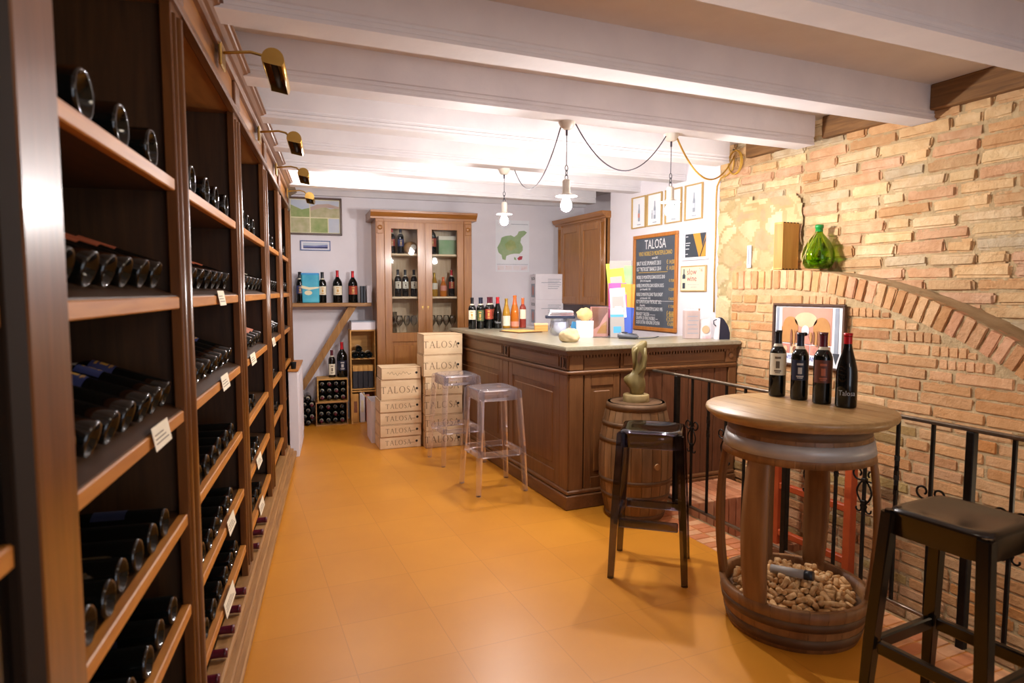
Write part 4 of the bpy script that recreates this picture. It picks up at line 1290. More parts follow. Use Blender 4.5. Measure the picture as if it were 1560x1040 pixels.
for v in bm.verts:
    n_ = noise.noise(v.co * 1.6) * .16 + noise.noise(v.co * 4) * .06
    v.co *= 1 + n_
    v.co = Vector((v.co.x * .078, v.co.y * .066, max(-.8, v.co.z) * .054))
zmin = min(v.co.z for v in bm.verts)
for v in bm.verts: v.co.z -= zmin
MB().frombm(bm, True).build('rock_body', 'rock', t)
t = thing('clip', 'small bright blue clip next to the clear jar', 'clip', (2.545, 4.60, TZ), radians(-20))
bx('foot', 'sky_card', -.03, .03, -.02, .02, 0, .01, t, .003); m = MB(); m.prism([(-.035, .075), (-.01, .05), (-.012, .01), (.02, .01), (.018, .05), (.035, .11), (-.02, .12)], -.012, .012, 'xz'); m.build('jaw', 'sky_card', t)
t = thing('gift_bag', 'clear gift bag with golden paper top standing on the counter', 'bag', (2.56, 4.47, TZ), radians(-20))
m = MB(); m.add([(-.06, -.035, 0), (.06, -.035, 0), (.06, .035, 0), (-.06, .035, 0), (-.065, -.03, .13), (.065, -.03, .13), (.065, .03, .13), (-.065, .03, .13)], [(3, 2, 1, 0), (0, 1, 5, 4), (1, 2, 6, 5), (2, 3, 7, 6), (3, 0, 4, 7), (4, 5, 6, 7)])
m.build('bag_body', 'card_white', t)
bm = bmesh.new(); bmesh.ops.create_icosphere(bm, subdivisions=3, radius=1.0)
for v in bm.verts:
    v.co *= 1 + noise.noise(v.co * 3) * .3; v.co = Vector((v.co.x * .06, v.co.y * .035, v.co.z * .052 + .178))
MB().frombm(bm, True).build('paper_top', 'kraft', t)
t = thing('photo_stand', 'clear upright stand holding a warm toned photo leaflet on the counter', 'photo stand', (2.66, 4.42, TZ), radians(-24), None)
bx('base', 'acrylic', -.075, .075, -.04, .04, 0, .006, t)
m = MB(); m.box(-.07, .07, -.004, 0, .006, .24); m.build('photo', 'print_pink', t)
m = MB(); flat(m, [(-.065, .05), (.0, .09), (.03, .15), (.065, .20), (.065, .235), (-.06, .235), (-.05, .15)], -.0045, 0); flat(m, [(-.02, .03), (.06, .03), (.06, .13), (.02, .10)], -.0055, 1); m.build('print', ['print_brown', 'print_ochre'], t)
bx('cover', 'acrylic', -.078, .078, -.009, -.007, .006, .245, t)
t = thing('booklet', 'maroon backed booklet leaning behind the photo stand on the counter', 'booklet', (2.83, 4.55, TZ), radians(-30))
bx('cover', 'maroon_card', -.05, .05, 0, .012, 0, .22, t, .002); bx('pages', 'paper_cream', -.048, .048, .002, .010, .002, .223, t)
# acrylic brochure stand with folded leaflets
t = thing('brochure_stand', 'tiered clear brochure stand at the inner corner of the counter', 'brochure stand', (2.80, 4.33, TZ), radians(-28))
bx('back_sheet', 'grey_card', -.085, .085, .075, .079, 0, .60, t)
for s_ in (-1, 1):
    m = MB(); m.prism([(-.075, 0), (.079, 0), (.079, .60), (.055, .60), (-.06, .32)], s_ * .088 - .0015, s_ * .088 + .0015, 'yz'); m.build('side_sheet', 'acrylic', t)
BR = thing('brochure', 'brochure', 'brochure')
STD = Matrix.Translation((2.80, 4.33, TZ)) @ Matrix.Rotation(radians(-28), 4, 'Z')
def brochure(x, y, z, w, h, tilt, mat, label, accents=(), fan=0.0, th=.006):
    R_ = STD @ Matrix.Translation((x, y, z)) @ Matrix.Rotation(fan, 4, 'Y') @ Matrix.Rotation(tilt, 4, 'X')
    t = thing('brochure', label, 'brochure', R_.to_translation(), 0, 'brochures in the stand', R_.to_euler())
    m = MB(); m.box(-w / 2, w / 2, 0, th, 0, h, .001); m.build('cover', mat, t)
    m = MB(); m.box(-w / 2 + .002, w / 2 - .001, .001, th - .001, .0, h - .001); m.build('pages', 'paper_white', t)
    if accents:
        mats = []
        m = MB()
        for i, (c_, a, b, e, f) in enumerate(accents): flat(m, rect(a, b, e, f), -.0003 - .0006 * i, i); mats.append(c_)
        m.build('print', mats, t)
brochure(.050, .045, .33, .065, .235, -.12, 'print_green', 'pale green brochure at the back of the top tier', fan=.06)
brochure(-.022, .028, .33, .135, .26, -.22, 'lime', 'lime green brochure in the top tier of the stand', (('grey_card', -.045, .045, .04, .15), ('lime', -.028, .03, .04, .09)), fan=-.10)
brochure(.045, .012, .155, .11, .265, -.10, 'orange_card', 'orange brochure in the middle tier of the stand', fan=.05)
brochure(-.020, -.004, .155, .14, .275, -.18, 'pink', 'pink brochure in the middle tier of the stand', fan=-.02)
brochure(-.015, -.020, .155, .12, .235, -.18, 'plate_white', 'white brochure in front of the pink one', (('grey_card', -.045, .045, .04, .17), ('plate_white', -.025, .025, .04, .09)), fan=-.06)
brochure(.048, -.026, .004, .07, .235, -.14, 'royal', 'royal blue folded brochure in the lowest tier', fan=.10)
brochure(-.026, -.050, .004, .11, .235, -.18, 'grey_card', 'grey brochure with blue square in the lowest tier', (('sky_card', -.03, .03, .035, .085), ('sky_card', -.05, .05, .16, .18), ('plate_white', -.05, .05, .18, .23)), fan=-.02)
bpy.data.objects.remove(BR)
t = thing('card_terminal', 'grey card payment terminal at the foot of the brochure stand', 'card terminal', (2.775, 4.185, TZ), radians(40))
bm = bmesh.new(); bmesh.ops.create_cube(bm, size=1, matrix=Matrix.Translation((0, 0, .024)) @ Matrix.Diagonal((.075, .15, .048, 1)))
for v in bm.verts:
    if v.co.z > .03 and v.co.y < 0: v.co.z -= .016
bmesh.ops.bevel(bm, geom=bm.edges[:], offset=.010, segments=2, affect='EDGES')
MB().frombm(bm, True).build('housing', 'terminal_grey', t)
m = MB(); m.T = Matrix.Translation((0, -.01, .0385)) @ Matrix.Rotation(radians(6), 4, 'X'); m.box(-.026, .026, -.05, .0, 0, .004, .002).box(-.028, .028, .02, .055, .001, .008, .002); m.build('keypad', 'terminal_dark', t)
tag(MB().tube([(2.82, 4.13, TZ + .004), (2.92, 4.12, TZ + .004), (3.0, 4.16, TZ + .004), (3.06, 4.19, TZ + .010), (3.07, 4.23, TZ + .004)], .0035, 6).build('power_cable', 'print_dark'), 'thin dark cable running from the card terminal over the worktop', 'cable')
# things at the right end of the counter
t = thing('leaflet_box', 'greyish pink leaflet box at the wall end of the counter', 'box', (3.235, 4.02, TZ), radians(-22))
bx('box_body', 'leaflet_grey', -.055, .055, -.04, .04, 0, .215, t, .003)
m = MB()
for k in range(5): m.box(-.04 + .005 * (k % 2), .045 - .006 * (k % 3), -.0408, -.04, .04 + .032 * k, .046 + .032 * k)
m.build('print', 'print_grey', t); bx('leaflets', 'card_white', -.045, .045, -.03, .03, .2, .228, t)
t = thing('paper_bag', 'pale paper bag next to the leaflet box on the counter', 'bag', (3.335, 3.99, TZ), radians(-15))
m = MB(); m.add([(-.045, -.03, 0), (.045, -.03, 0), (.045, .03, 0), (-.045, .03, 0), (-.05, -.012, .14), (.042, -.015, .16), (.042, .012, .16), (-.05, .012, .14)], [(3, 2, 1, 0), (0, 1, 5, 4), (1, 2, 6, 5), (2, 3, 7, 6), (3, 0, 4, 7), (4, 5, 6, 7)]); m.build('bag_body', 'tissue', t)
m = MB(); m.prism(ell(0, .07, .03, .03), -.032, -.0295, 'xz'); m.build('printed_spot', 'print_tan', t)
t = thing('wooden_bowl', 'small tan wooden bowl perched behind the pale paper bag', 'bowl', (3.33, 4.12, TZ))
MB().lathe([(0, .004), (.03, 0), (.032, .12), (.05, .20), (.055, .225), (.05, .225), (.044, .2), (0, .19)], 20).build('vessel', 'oak_z', t)
t = thing('display_stand', 'dark blue arched stand with white edge at the wall end of the counter', 'stand', (3.40, 3.845, TZ), radians(-12))
prof = [(-.04, 0), (.05, 0), (.05, .05), (.035, .10), (.0, .15), (-.02, .165), (-.035, .15)]
m = MB(); m.prism(prof, 0, .05, 'xz'); m.build('shell', 'label_navy', t)
m = MB(); m.prism([(-.055, 0), (-.04, 0), (-.033, .155), (-.04, .16)], -.004, .052, 'xz'); m.build('white_edge', 'plate_white', t)
m = MB(); m.tube([(-.055, .02, .10), (-.072, .02, .115), (-.074, .02, .14), (-.05, .02, .15)], .004, 6); m.build('handle', 'label_navy', t)

CORKS = """0.014,0.139,0.015,1.57,1.27;-0.008,0.003,0.015,1.57,-1.53;0.155,0.011,0.015,1.57,-0.22;0.1,0.135,0.015,1.57,-0.73;-0.026,-0.062,0.015,1.57,-1.32;0.197,0.041,0.015,1.57,1.29;-0.047,-0.234,0.015,1.57,-0.2;0.215,-0.07,0.015,1.57,-0.6;0.135,-0.034,0.015,1.57,-0.13;-0.101,0.085,0.015,1.57,1.44;-0.087,-0.209,0.016,1.57,1.45;0.154,0.182,0.015,1.57,-0.69;-0.005,-0.103,0.015,1.57,-1.09;0.185,0.117,0.015,1.57,-2.05;-0.047,0.063,0.015,1.57,2.25;0.16,0.049,0.026,3.14,-1.76;0.193,-0.122,0.016,1.57,-0.73;0.184,0.073,0.016,1.57,0.9;-0.079,-0.076,0.015,1.57,0.69;0.183,-0.046,0.015,1.57,0.48;-0.111,-0.212,0.026,3.14,-2.94;-0.238,0.012,0.015,1.57,-1.6;0.15,-0.012,0.015,1.57,-0.22;-0.143,-0.034,0.015,1.57,2.23;-0.085,0.039,0.015,1.57,2.72;0.118,0.002,0.015,1.57,-1.79;-0.016,0.158,0.016,1.57,-2.51;-0.054,0.14,0.015,1.57,-0.51;-0.009,-0.117,0.04,2.46,-3.12;0.021,0.183,0.015,1.57,0.49;-0.06,-0.09,0.027,2.26,-0.88;-0.197,0.095,0.015,1.57,0.71;0.116,-0.089,0.015,1.57,1.06;0.074,0.178,0.015,1.57,-1.19;0.094,-0.175,0.015,1.57,-2.13;-0.048,0.177,0.016,1.57,1.38;-0.143,0.058,0.015,1.57,-2.44;0.224,-0.048,0.026,2.21,0.62;0.079,-0.084,0.015,1.57,-0.65;-0.068,0.003,0.015,1.57,0.79;-0.144,0.002,0.015,1.57,-0.74;-0.028,-0.17,0.015,1.57,-0.48;0.183,0.034,0.036,1.32,0.43;-0.194,-0.04,0.015,1.57,1.51;-0.045,0.22,0.015,1.57,-0.64;0.056,0.163,0.015,1.57,-1.17;0.161,-0.107,0.015,1.57,0.84;0.036,-0.076,0.015,1.57,-1.06;-0.161,0.081,0.015,1.57,-2.76;0.028,0.063,0.015,1.57,-1.91;0.141,0.005,0.038,1.6,-2.69;-0.064,-0.123,0.016,1.57,-1;0.125,0.175,0.016,1.57,2.47;0.072,0.132,0.036,1.61,-0.28;0.036,-0.177,0.015,1.57,2.56;-0.032,-0.128,0.015,1.57,-1.55;-0.195,-0.085,0.016,1.57,-1.54;0.16,-0.167,0.016,1.57,0.36;-0.037,0.159,0.034,1.23,-2.06;0.15,-0.085,0.017,1.5,-2.3;0.114,0.095,0.015,1.57,-2.56;0.052,0.017,0.026,2.16,2.51;0.23,0.063,0.015,1.57,1.84;0.114,-0.196,0.015,1.57,-1.84;0.015,-0.148,0.016,1.57,0.99;0.07,-0.003,0.015,1.57,-2.9;-0.003,0.088,0.015,1.57,1.58;-0.08,0.115,0.015,1.57,-0.84;0.126,0.06,0.015,1.57,-0.79;0.115,0.153,0.016,1.57,-0.73;-0.123,0.131,0.016,1.57,1.94;0.031,-0.215,0.015,1.57,2.01;0.039,0.102,0.015,1.57,-0.57;0.031,0.14,0.032,2.1,0.65;-0.145,0.124,0.015,1.57,-1.2;0.175,0.073,0.038,0.98,-0.81;-0.066,0.196,0.032,1.5,-2.26;-0.121,-0.086,0.015,1.57,-0.89;-0.182,-0.136,0.015,1.57,0.75;0.1,-0.042,0.028,2.44,1.41;-0.099,-0.175,0.015,1.57,-3.06;-0.025,0.091,0.026,0.94,0.71;-0.016,0.197,0.015,1.57,1.17;0.071,0.031,0.015,1.57,-1.33;-0.169,-0.059,0.015,1.57,1.43;-0.081,0.203,0.015,1.57,-2.18;-0.09,-0.148,0.015,1.57,-0.18;0.211,-0.112,0.029,0.49,-2.04;0.058,-0.219,0.016,1.57,2.01;0.065,-0.154,0.015,1.57,0.15;0.082,-0.168,0.034,1.76,-2.35;-0.028,-0.222,0.038,1.57,1.94;0.055,0.219,0.015,1.57,1.78;0.081,0.082,0.015,1.57,-0.91;-0.13,-0.119,0.02,1.79,3.04;0.001,-0.234,0.015,1.57,0.2;-0.011,0.134,0.024,2.02,-2.21;0.064,0.189,0.038,1.69,2.82;-0.219,-0.083,0.026,0.9,1.62;-0.015,0.039,0.015,1.57,-2.74;0.065,0.066,0.026,0.98,-0.22;-0.01,-0.149,0.025,0.99,-1.82;-0.131,0.038,0.015,1.57,0.71;0.198,0.084,0.038,1.66,-1.18;-0.159,-0.096,0.015,1.57,-2.89;-0.12,0.176,0.015,1.57,-2.55;0.206,-0.003,0.015,1.57,2.57;-0.106,0.015,0.016,1.57,0.01;-0.089,-0.121,0.028,0.33,0.03;0.157,0.143,0.015,1.57,2.28;-0.049,0.1,0.027,0.96,-1.88;0.118,-0.15,0.016,1.57,2.43;0.064,0.122,0.015,1.57,-0.29;0.184,-0.151,0.035,2.2,0.86;0.036,-0.029,0.015,1.57,-0.53;-0.179,0.029,0.026,2.18,0.21;-0.093,0.159,0.015,1.57,1.06;0.133,-0.183,0.033,1.12,1.85;-0.094,-0.086,0.038,1.67,2.33;0.091,0.101,0.03,2.15,0.9;-0.08,0.076,0.024,1.11,1.63;-0.035,-0.016,0.015,1.57,1.36;-0,-0.041,0.015,1.57,-1.56;0.094,-0.069,0.025,1.05,-0.91;-0.152,-0.128,0.037,1.53,-0.89;-0.011,0.189,0.039,1.55,-0.28;0.012,0.101,0.033,2.01,-1.14;0.15,0.086,0.015,1.57,-2.07;0.069,-0.027,0.026,2.22,-0.92;-0.124,-0.155,0.027,0.89,-1.09;0.076,-0.205,0.026,2.15,-0.41;-0.146,-0.179,0.015,1.57,2.86;0.111,0.051,0.032,0.94,-0;0.094,0.169,0.038,1.61,1.28;0.063,-0.098,0.027,0.81,1.12;-0.129,0.034,0.038,1.56,2.31;-0.052,-0.209,0.015,1.57,2.95;0.122,-0.054,0.042,2.27,1.46;0.005,0.209,0.033,2.33,-1.04;-0.222,0.046,0.016,1.57,0.01;0.091,0.03,0.029,0.57,2.58;0.015,0.013,0.022,1.24,-1.76;0.125,0.147,0.038,1.58,-0.63;0.089,-0.025,0.039,2.03,0.96;-0.164,-0.151,0.024,1.11,-2.42;0.141,0.115,0.032,2.33,0.71;0.035,0.223,0.03,1.06,1.45;0.035,-0.212,0.038,1.53,2.52;-0.154,0.151,0.036,2.27,1.93;-0.119,-0.104,0.038,2,2.86;-0.039,-0.101,0.036,1.14,-2.05;-0.165,-0.087,0.036,1.62,0.35;0.054,0.113,0.036,1.57,-0.28;0.047,0.039,0.037,1.49,0.27;0.166,-0.13,0.028,2.54,-0.62;-0.176,0.054,0.027,2.29,-2.81;0.026,-0.104,0.015,1.57,2.09;0.185,-0.075,0.026,0.99,2.02;-0.181,-0.049,0.034,1.6,1.47;-0.104,0.057,0.037,1.55,-0.26;0.088,0.205,0.026,3.14,-2.02;0.035,-0.156,0.037,1.62,-0.97;-0.043,0.022,0.033,1.85,2.05;-0.098,-0.032,0.015,1.57,-2.43;0.088,-0.115,0.028,0.71,2.81;-0.214,-0.029,0.025,2.13,1.83;0.169,0.154,0.032,0.95,3.11;-0.006,-0.201,0.015,1.57,-2.32;-0.105,0.076,0.051,2.05,0.29;-0.05,0.185,0.044,1.19,1.13;0.208,0.096,0.057,1.79,1.49;0.045,-0.081,0.038,1.76,1.19;-0.149,0.022,0.045,0.85,-0.54;0.22,-0.027,0.035,1.72,0.3;-0.104,-0.147,0.045,1.01,-1.24;-0.064,-0.015,0.033,1.02,2.94;-0.153,-0.045,0.034,1.27,1.79;-0.239,-0.005,0.051,0.34,-1.53;-0.166,0.115,0.015,1.57,1.95;-0.113,0.159,0.038,1.61,-3.06;-0.059,-0.153,0.034,1.17,1.4;-0.195,0.011,0.016,1.57,-0.85;-0.077,-0.044,0.016,1.57,0.71;-0.029,0.225,0.055,0.81,1.48;-0.072,0.107,0.043,1.99,3.12;-0.021,0.123,0.042,1.13,0.36;0.059,0.091,0.048,0.88,1.93;0.123,0.204,0.028,0.92,-0.54;-0.123,-0.066,0.036,1.18,-2.11;0.152,-0.168,0.044,2.13,-1.26;-0.079,0.014,0.038,1.49,-2.65;0.013,-0.238,0.038,1.53,-3.09;-0.217,0.099,0.032,2.08,1.15;-0.098,0.218,0.026,0.04,0.46;0.135,-0.147,0.034,1.16,3.03;-0.144,0.189,0.015,1.57,0.6;-0.205,-0.007,0.035,1.83,2.26;-0.114,-0.019,0.028,1.17,-1.97;0.058,-0.132,0.016,1.57,-2.99;0.128,0.172,0.047,1.12,2.6;0.016,0.058,0.038,1.62,-2.89;0.193,-0.011,0.034,2.19,-2.91;-0.045,-0.189,0.04,2.21,0.86;-0.065,0.064,0.038,2.18,-1.31;-0.112,0.097,0.035,1.43,1.25;0.167,-0.087,0.045,2.04,-2.39;0.075,0.164,0.054,2.17,-2.4;-0.12,-0.191,0.037,1.63,0.26;-0.234,-0.047,0.015,1.57,1.77;0.105,0.12,0.045,2.03,0.94;0.13,0.029,0.036,1.92,0.18;0.014,0.239,0.026,0,3.14;0.01,-0.04,0.037,0.93,2.78;-0.118,0.207,0.047,2.82,-2.56;0.075,0.002,0.047,2.08,0.43;-0.02,0.056,0.032,1.09,-1.26;-0.061,-0.036,0.045,2.11,-1.96;-0.192,0.141,0.047,2.02,0.93;-0.153,-0.169,0.044,1.06,-3.05;-0.04,-0.059,0.035,0.96,0.44;-0.082,-0.155,0.039,1.57,-1.57;-0.013,0.013,0.048,2.25,2.03;0.227,0.073,0.039,1.57,1.88;0.036,0.005,0.037,2.54,-1.61;0.127,-0.118,0.026,0.98,1.98;0.056,-0.048,0.036,1.24,2.7;0.237,0.025,0.041,2.44,1.67;0.03,0.098,0.047,2.08,-1.04;0.224,-0.082,0.039,2.06,-1.94;0.19,0.051,0.059,1.59,-2.37;0.008,-0.165,0.042,1.02,1.63;0.142,-0.035,0.042,2.12,1.59;0.209,0.114,0.026,0.96,2.07;-0.14,0.08,0.038,1.57,-1.72;0.195,0.014,0.038,1.62,0.38;0.222,-0.041,0.054,1.78,0.22;-0.229,0.066,0.028,2.42,1.29;0.09,0.133,0.058,1.45,-2.46;-0.079,-0.069,0.045,2.46,2.28;-0.131,-0.012,0.043,2.03,1.24;-0.051,0.047,0.049,1.89,0.62;-0.027,-0.031,0.036,2.15,0.01;-0.205,-0.099,0.038,1.19,1.26;0.014,-0.072,0.031,2.29,-2.68;-0.021,0.238,0.029,2.65,-3.08;0.087,-0.133,0.044,2.32,-0.21;0.02,-0.122,0.036,1.75,-2.39;-0.065,-0.186,0.028,2.42,0.33;-0.056,-0.002,0.056,1.7,-0.35;-0.207,0.031,0.046,1.14,-0.98;0.157,0.179,0.047,1.13,-0.72;0.144,-0.058,0.026,0.93,-0.06;-0.072,0.131,0.032,1.4,2.49;-0.234,-0.039,0.038,1.57,1.77;-0.146,-0.064,0.053,1.31,-2.24;0.059,-0.142,0.038,1.57,-0.89;-0.063,-0.223,0.038,1.63,2.52;0.052,0.139,0.061,1.9,-2.84;-0.179,0.124,0.037,1.42,0.59;-0.194,0.091,0.041,2.24,-0.79;-0.194,0.138,0.015,1.57,-2.2;-0.008,-0.196,0.038,1.68,2.51;0.112,-0.092,0.041,1.37,-2.6;-0.228,0.02,0.047,2.03,2.16;0.008,0.02,0.043,1.13,-1.19;0.121,0.087,0.036,1.04,2.65;0.067,0.03,0.056,1.84,-2.65;0.226,-0.004,0.046,0.62,-2.43;-0.002,0.16,0.045,1.79,-0.54;-0.143,0.115,0.043,1.06,-3.12;0.228,0.016,0.015,1.57,2.29;-0.163,-0.007,0.029,0.9,0.65;0.2,-0.081,0.043,1.85,-1.79;0.182,-0.12,0.047,1.29,-1.08;-0.088,-0.041,0.05,0.77,0.1;-0.007,-0.094,0.043,1.04,2.98;-0.188,-0.128,0.036,1.3,-1.73;-0.147,0.188,0.049,0.96,0.67;0.041,0.171,0.042,0.84,0.35;0.175,-0.031,0.04,2.29,-2.85;0.029,-0.029,0.046,0.98,-1.77;0.098,0.06,0.05,1.8,1.85;-0.007,-0.012,0.039,1.64,2.9;-0.07,0.151,0.049,1.75,2.19;-0.177,-0.006,0.047,1.95,2.21;0.214,-0.09,0.059,1.97,-1.66;-0.198,0.059,0.038,2.2,2.13;0.005,0.077,0.048,1.01,0.09;0.055,-0.029,0.057,1.6,2.1;0.167,0.119,0.041,1.69,-0.84;0.08,-0.068,0.052,1.69,-1.15;-0.117,0.132,0.047,2.15,0.06;0.023,0.185,0.048,2.21,1.15;-0.003,-0.063,0.043,2.3,-2.7;-0.107,0.038,0.05,1.19,2.58"""

# ------------------------------------------------------------------ bar stools
def make_stool(mat, label, group=None, H=.755, b=.198, tp=.160):
    t = thing('bar_stool', label, 'stool', (0, 0, 0), 0, group)
    lt, lb = .034, .022      # leg half-thickness grows towards the top
    ZT = H - .075
    for sx in (-1, 1):
        for sy in (-1, 1):
            m = MB()
            def ring(c, h, z): return [(c[0] - h, c[1] - h, z), (c[0] + h, c[1] - h, z), (c[0] + h, c[1] + h, z), (c[0] - h, c[1] + h, z)]
            bm = bmesh.new()
            lo = [bm.verts.new(p) for p in ring((sx * (b - .016), sy * (b - .016)), .016, 0)]
            mi = [bm.verts.new(p) for p in ring((sx * (b - .030), sy * (b - .030)), .0185, .30)]
            hi = [bm.verts.new(p) for p in ring((sx * (tp - .018), sy * (tp - .018)), .0205, H - .010)]
            for A, B_ in ((lo, mi), (mi, hi)):
                for i in range(4): bm.faces.new((A[i], A[(i + 1) % 4], B_[(i + 1) % 4], B_[i]))
            bm.faces.new(lo[::-1]); bm.faces.new(hi)
            bmesh.ops.bevel(bm, geom=[e for e in bm.edges if abs(e.verts[0].co.z - e.verts[1].co.z) > .1], offset=.006, segments=2, affect='EDGES')
            bmesh.ops.bevel(bm, geom=[e for e in bm.edges if min(e.verts[0].co.z, e.verts[1].co.z) > H - .011], offset=.007, segments=2, affect='EDGES')
            m.frombm(bm, False)
            m.build('leg', mat, t)
    # foot rail: four flat bars
    zf = .285; r = b - .034
    for k in range(4):
        m = MB(); m.T = Matrix.Rotation(k * pi / 2, 4, 'Z')
        m.box(-r + .019, r - .019, -r - .013, -r + .013, zf - .022, zf + .022, .005)
        m.build('stretcher', mat, t)
    # seat: rounded square pan with a soft dish and a skirt
    N_ = 40; rows = []
    def sq(h, z, e):
        out = []
        for i in range(N_):
            a = 2 * pi * (i + .5) / N_
            c_, s_ = cos(a), sin(a)
            k = (abs(c_) ** e + abs(s_) ** e) ** (-1 / e)
            out.append((h * k * c_, h * k * s_, z))
        return out
    spec = [(tp - .012, H - .088, 9), (tp - .009, H - .086, 9), (tp - .012, H - .026, 9), (tp - .006, H - .016, 8), (tp - .008, H - .006, 7), (tp - .022, H, 6), (tp - .034, H - .001, 5), (tp * .6, H - .006, 4), (.03, H - .008, 2),
            ]
    inner = [(.03, H - .018, 2), (tp * .6, H - .016, 5), (tp - .026, H - .013, 6), (tp - .020, H - .026, 8), (tp - .018, H - .088, 9)]
    vs = []; fs = []
    allr = spec + inner
    for h, z, e in allr: vs += sq(h, z, e)
    for k in range(len(allr) - 1):
        if k == len(spec) - 1: continue
        for i in range(N_):
            j = (i + 1) % N_
            fs.append((k * N_ + i, k * N_ + j, (k + 1) * N_ + j, (k + 1) * N_ + i))
    last = len(allr) - 1
    for i in range(N_):
        j = (i + 1) % N_
        fs.append((last * N_ + i, last * N_ + j, j, i))
    fs.append([(len(spec) - 1) * N_ + i for i in range(N_)]); fs.append([len(spec) * N_ + i for i in range(N_)][::-1])
    m = MB(); m.add(vs, fs, True); m.build('seat', mat, t)
    return t
s1 = make_stool('clear_plastic', 'clear plastic bar stool in front of the counter, nearer the camera', 'clear bar stools at the counter')
s1.location = (1.755, 4.415, 0)
s2 = dup(s1, (1.755, 5.27, 0), (0, 0, radians(2)), 'clear plastic bar stool farther back, in front of the right box stack')
s3 = make_stool('smoke_plastic', 'smoky black see-through bar stool in front of the old barrel')
s3.location = (1.99, 2.765, 0); s3.rotation_euler = (0, 0, radians(-40))
s4 = make_stool('black_plastic', 'black bar stool at the right edge, in front of the barrel table')
s4.location = (2.10, 1.275, 0); s4.rotation_euler = (0, 0, radians(4))

# ------------------------------------------------------------------ old barrel with the torso sculpture
BX, BY = 2.385, 3.495
t = thing('wine_barrel', 'old weathered wooden barrel with rusty hoops standing against the counter', 'barrel', (BX, BY, 0))
def barrel_body(mb, prof, n, cols, gap=.0015):
    for k in range(n):
        mb.col = random.choice(cols)
        a0 = 2 * pi * k / n; a1 = 2 * pi * (k + 1) / n
        mb.lathe([(r - gap * 2, z) for r, z in prof], 1, a0=a0, a1=a0 + (a1 - a0) * .06)
        mb.lathe(prof, 4, a0=a0 + (a1 - a0) * .06, a1=a1)
def bulge(z, H, r0, r1): return r0 + (r1 - r0) * (1 - ((z - H / 2) / (H / 2)) ** 2)
BH = .745
pr = [(bulge(BH * k / 14, BH, .182, .236), BH * k / 14) for k in range(15)]
m = MB(); barrel_body(m, pr, 22, [(.9, .85, .8), (1, 1, 1), (.8, .72, .62), (1.1, 1.05, .95), (.95, .8, .6)])
m.col = (.5, .45, .4); m.lathe([(.182, BH), (.166, BH), (.164, BH - .012), (.0, BH - .012)], 44, cap=False); m.lathe([(.17, .03), (0, .03)], 30, cap=False)
m.build('staves', 'old_barrel', t)
for z, h in ((.012, .035), (.145, .03), (.245, .028), (.50, .028), (.60, .03), (BH - .042, .042)):
    MB().lathe([(bulge(z, BH, .182, .236) + .0002, z), (bulge(z, BH, .182, .236) + .003, z), (bulge(z + h, BH, .182, .236) + .003, z + h), (bulge(z + h, BH, .182, .236) + .0002, z + h)], 44).build('hoop', 'rust_hoop', t)
m = MB().cyl((.0, -.226, .37), (.0, -.245, .37), .02, 14); m.build('bung', 'oak_z', t)
t = thing('torso_sculpture', 'bronze brown abstract torso sculpture on a round base on the old barrel', 'sculpture', (BX + .0, BY, BH - .0115), radians(-34))
MB().lathe([(.083, 0), (.085, .004), (.083, .054), (.079, .058), (0, .058)], 30).build('base', 'bronze_base', t)
# cross-sections: height, centre, half width, half depth
prof = [(.058, -.036, .042, .036), (.075, -.040, .050, .040), (.095, -.046, .055, .044), (.112, -.060, .056, .048), (.128, -.074, .055, .050), (.142, -.081, .054, .050), (.156, -.082, .051, .048), (.168, -.076, .048, .045), (.180, -.058, .048, .042), (.192, -.038, .052, .040), (.206, -.026, .057, .039), (.235, -.022, .060, .039), (.28, -.025, .063, .040), (.33, -.030, .066, .041), (.352, -.028, .067, .040), (.370, -.012, .067, .036), (.385, .005, .066, .031), (.397, .020, .063, .024), (.403, .032, .054, .012)]
sec = [(z, (l + r) / 2, (r - l) / 2, d) for z, l, r, d in prof]
n = 36; vs = []; fs = []
for z, cx_, a_, b_ in sec:
    for i in range(n):
        th_ = 2 * pi * i / n
        k = 1 + .05 * sin(th_ * 3 + z * 14) + .035 * sin(th_ * 7 + z * 30) * (1 if z > .26 else .3)
        if z > .19: k -= .10 * math.exp(-((th_ + pi / 2 - .1 - 2 * pi) / .35) ** 2) + 0
        vs.append((cx_ + a_ * k * cos(th_), b_ * k * sin(th_), z))
for k in range(len(sec) - 1):
    for i in range(n):
        j = (i + 1) % n; fs.append((k * n + i, k * n + j, (k + 1) * n + j, (k + 1) * n + i))
fs.append([(len(sec) - 1) * n + i for i in range(n)]); fs.append(list(range(n))[::-1])
m = MB(); m.add(vs, fs, True)
m.tube([(.012, -.036, .19), (.050, -.034, .24), (.054, -.032, .30), (.050, -.030, .36)], .010, 10, [.006, .012, .013, .008])
m.tube([(-.018, -.030, .22), (-.014, -.034, .28), (-.016, -.034, .33), (.004, -.028, .36)], .010, 10, [.005, .011, .013, .008])
m.build('torso', 'bronze', t)
m = MB()
m.add([(.008, -.042, .255), (.026, -.043, .29), (.030, -.042, .32), (.018, -.041, .345), (.002, -.042, .30), (.016, -.028, .30)], [(0, 1, 2, 3, 4), (1, 0, 5), (2, 1, 5), (3, 2, 5), (4, 3, 5), (0, 4, 5)])
m.build('lit_opening_patch', 'rust_hoop', t)  # surface patch, its warm tone stands for light through an opening

